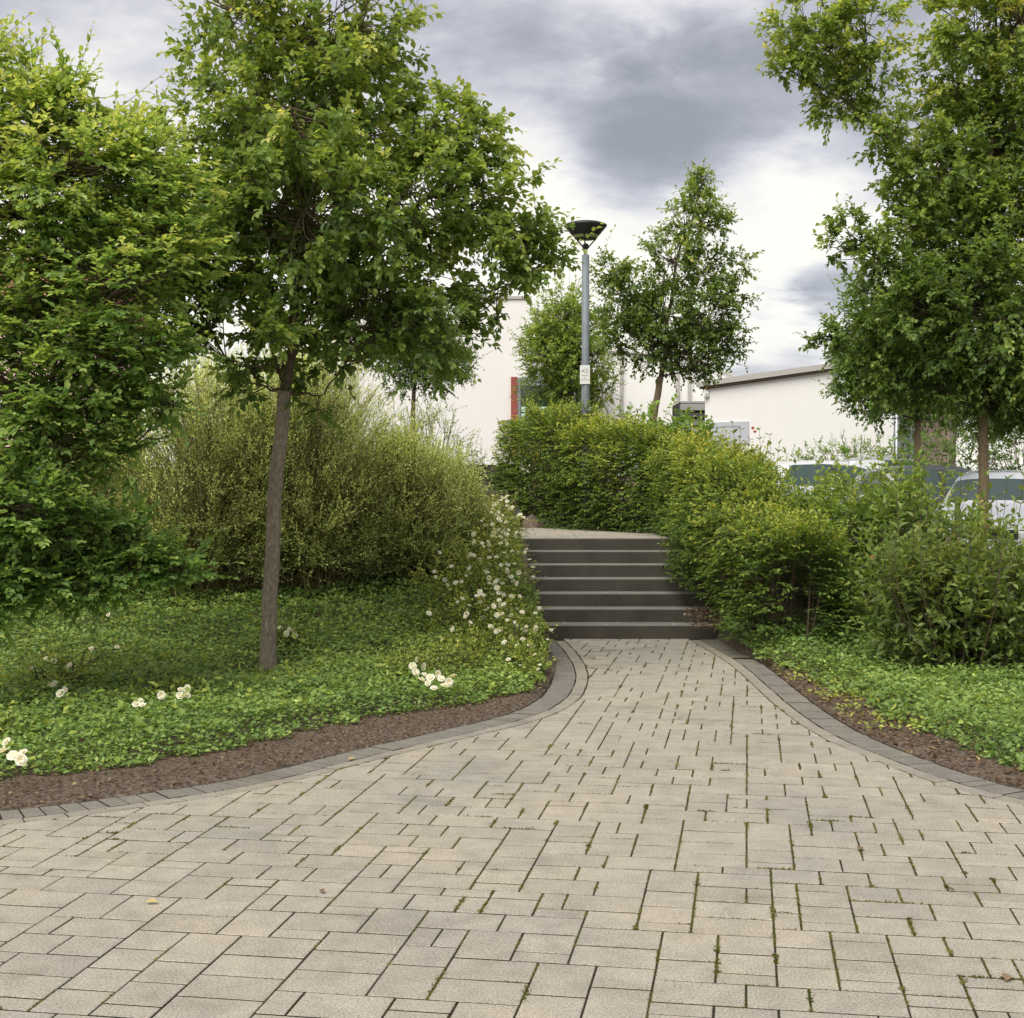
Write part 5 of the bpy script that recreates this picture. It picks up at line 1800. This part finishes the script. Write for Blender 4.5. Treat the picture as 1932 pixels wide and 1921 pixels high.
def car(label, paint, loc, heading, h=1.46, length=4.3, plate=None, rails=False):
    """front at local -x; heading: direction of the front, radians from +x"""
    root = thing('parked_car', label, 'car', loc, heading + math.pi, 'cars in the car park')
    L_ = length
    U_ = np.array([0, .015, .05, .14, .25, .30, .45, .52, .66, .80, .90, .955, .985, 1.0])
    top = np.array([.42, .60, .72, .82, .92, .97, 1.34, 1.42, 1.46, 1.43, 1.33, 1.05, .93, .60]) * h / 1.46
    belt = np.array([.40, .56, .66, .74, .82, .86, .90, .91, .93, .95, .96, .94, .88, .58]) * h / 1.46
    wid = np.array([.52, .66, .76, .84, .87, .88, .89, .89, .89, .885, .87, .83, .78, .66])
    twd = np.array([.44, .55, .63, .68, .68, .68, .60, .59, .585, .575, .56, .58, .58, .5])
    bot = np.array([.26, .22, .19, .18, .18, .18, .18, .18, .18, .18, .19, .21, .24, .32])
    nu, u = 181, np.linspace(0, 1, 181)

    def I(a):
        a = np.interp(u, U_, a)
        k = np.array([1, 2, 1]) / 4
        b = a.copy()
        for _ in range(2):
            b[1:-1] = np.convolve(b, k, 'valid')
        return b
    top, belt, wid, twd, bot = map(I, (top, belt, wid, twd, bot))
    # half ring: bottom centre, sill, side, belt, roof edge, roof centre
    prof = []
    for a in range(nu):
        p = [(0, bot[a]), (wid[a] * .86, bot[a]), (wid[a] * .97, bot[a] + .09), (wid[a], bot[a] + .28 * (belt[a] - bot[a]) + .05), (wid[a] * .985, belt[a] - .05), (wid[a] * .955, belt[a])]
        ins = max(top[a] - belt[a], 0.0)
        p += [(twd[a] + (wid[a] * .955 - twd[a]) * (1 - t), belt[a] + ins * (.84 * t)) for t in np.linspace(1 / 14, 1, 14)]
        p += [(twd[a] * .92, belt[a] + ins * .925), (twd[a] * .72, belt[a] + ins * .972), (twd[a] * .4, top[a]), (0, top[a])]
        prof.append(p)
    prof = np.array(prof)                       # nu, 14, 2
    nh = prof.shape[1]
    ring = np.concatenate([prof, prof[:, -2:0:-1] * np.array([-1, 1])], 1)
    nr_ = ring.shape[1]
    X = (u - 0.5) * L_
    Vv = np.stack([np.broadcast_to(X[:, None], ring.shape[:2]), ring[..., 0], ring[..., 1]], -1)
    pillar = {True: [], False: []}
    body, glass = [], {'windscreen': [], 'rear_window': [], 'side_window': [], 'side_window2': []}
    for a in range(nu - 1):
        um = (u[a] + u[a + 1]) / 2
        for j in range(nr_):
            f = (a * nr_ + j, (a + 1) * nr_ + j, (a + 1) * nr_ + (j + 1) % nr_, a * nr_ + (j + 1) % nr_)
            j0 = j if j < nh - 1 else nr_ - 1 - j       # mirrored index of the strip
            where = 'body'
            if 5 <= j0 <= 18:
                lim = 0.30 + 0.14 * (j0 - 4.5) / 14
                if lim + 0.025 < um < 0.60 or 0.625 < um < 0.86 - 0.0045 * (j0 - 5):
                    where = 'side_window' if j < nh - 1 else 'side_window2'
            if j0 >= 19:
                if 0.315 < um < 0.445:
                    where = 'windscreen'
                elif 0.90 < um < 0.955:
                    where = 'rear_window'
            if where == 'body' and 5 <= j0 <= 18 and 0.59 < um < 0.64:
                pillar[j < nh - 1].append(f)
            elif where == 'body':
                body.append(f)
            else:
                glass[where].append(f)
    V2 = Vv.reshape(-1, 3)

    def sub(faces, name, m_, parent):
        fs = np.array(faces)
        ids, inv = np.unique(fs, return_inverse=True)
        return MB().add(V2[ids], None, inv.reshape(-1, 4)).build(name, m_, parent, True)
    sub(body, 'body', PAINT[paint], root)
    sub(pillar[True], 'pillar', M_TRIM, root)
    sub(pillar[False], 'pillar', M_TRIM, root)
    for e in (0, nu - 1):
        c_ = Vv[e].mean(0)
        vs = np.vstack([Vv[e], c_])
        t_ = [(k_, (k_ + 1) % nr_, nr_) if e == 0 else ((k_ + 1) % nr_, k_, nr_) for k_ in range(nr_)]
        MB().add(vs, t_, None).build('bumper', M_TRIM, root)
    for nm in ('windscreen', 'rear_window', 'side_window', 'side_window2'):
        sub(glass[nm], nm.replace('2', ''), M_CGLASS, root)
    for sx in (-0.315, 0.29):
        for sy in (-1, 1):
            w = MB()
            prof_w = [(0.20, -0.10), (0.30, -0.10), (0.315, -0.07), (0.315, 0.07), (0.30, 0.10), (0.20, 0.10)]
            wh = w.lathe(prof_w, 28).build('wheel', M_TYRE, root, True)
            wh.location = (sx * L_, sy * 0.80, 0.315)
            wh.rotation_euler = (R(90), 0, 0)
            rm = MB().lathe([(0.20, -0.085), (0.20, 0.085)], 28).lathe([(0.0, 0.095 * -sy), (0.05, 0.095 * -sy), (0.16, 0.075 * -sy), (0.20, 0.09 * -sy)], 28)
            rm.build('rim', M_RIM, wh, True)
            ar = MB().lathe([(0.335, -0.03), (0.385, -0.03), (0.385, 0.03), (0.335, 0.03)], 28).build('wheel_arch', M_TRIM, root, True)
            ar.location = (sx * L_, sy * 0.875, 0.325)
            ar.rotation_euler = (R(90), 0, 0)
    for sy in (-1, 1):
        hl = MB()
        hl.lathe([(0.0, 0.05), (0.06, 0.04), (0.085, 0.0), (0.085, -0.05)], 16)
        o_ = hl.build('headlight', M_HEADL, root, True)
        o_.location = (-L_ / 2 + 0.17, sy * 0.60, 0.64 * h / 1.46)
        o_.rotation_euler = (R(90), 0, R(-90) + sy * 0.5)
        o_.scale = (1.6, 1.0, 1.0)
        tl = MB().box(-0.03, 0.03, -0.10, 0.10, -0.12, 0.12, 0.02).build('tail_light', M_TAIL, root)
        tl.location = (L_ / 2 - 0.10, sy * 0.68, 0.80)
        mi = MB().box(-0.06, 0.07, -0.09, 0.09, -0.06, 0.06, 0.03).build('mirror', PAINT[paint], root, True)
        mi.location = (-0.12 * L_, sy * 0.98, 0.98 * h / 1.46)
        if rails:
            MB().tubes(np.array([(-0.02 * L_, sy * 0.56, h - 0.05), (0.03 * L_, sy * 0.56, h + 0.03), (0.28 * L_, sy * 0.55, h + 0.03), (0.34 * L_, sy * 0.54, h - 0.07)]), 0.016, 6).build('roof_rail', M_TRIM, root, True)
    gr_ = MB().box(-0.012, 0.02, -0.38, 0.38, -0.07, 0.07, 0.01).build('grille', M_TRIM, root)
    gr_.location = (-L_ / 2 + 0.035, 0, 0.56)
    np_ = MB().box(-0.008, 0.008, -0.26, 0.26, -0.055, 0.055, 0.002).build('number_plate', M_NUM, root)
    np_.location = (-L_ / 2 - 0.012, 0, 0.42)
    MB().box(-0.0115, -0.0085, 0.215, 0.257, -0.05, 0.05).build('country_strip', M_EU, np_)
    if plate:
        Mx = SM.Translation((-0.009, 0.19, -0.033)) @ SM.Rotation(R(-90), 4, 'Z') @ SM.Rotation(R(90), 4, 'X')
        text_mesh(plate, 0.095, M_INK, 'lettering', np_, Mx, 0.001)
    return root


def park_z(x, y):
    return gz(x, y) + 0.02


car('white car facing the camera at the right edge with its number plate showing', 'white', (7.35, 21.2, park_z(7.4, 21) - 0.02), R(-112), 1.47, 4.25, 'H NM 10')
car('white car parked side on in front of the low hedge', 'white', (6.75, 28.0, park_z(6.7, 28) - 0.03), R(0), 1.44, 4.3)
car('dark grey car parked behind the fresh green shrub', 'grey', (7.75, 24.2, park_z(7.7, 24)), R(-4), 1.44, 4.1)
car('silver car half hidden between the white and the dark grey car', 'silver', (8.6, 30.0, park_z(8.6, 30)), R(-8), 1.45, 4.3)
car('black estate car with roof rails behind the white car at the right edge', 'black', (10.9, 25.6, park_z(10.9, 25)), R(-100), 1.50, 4.5, None, True)
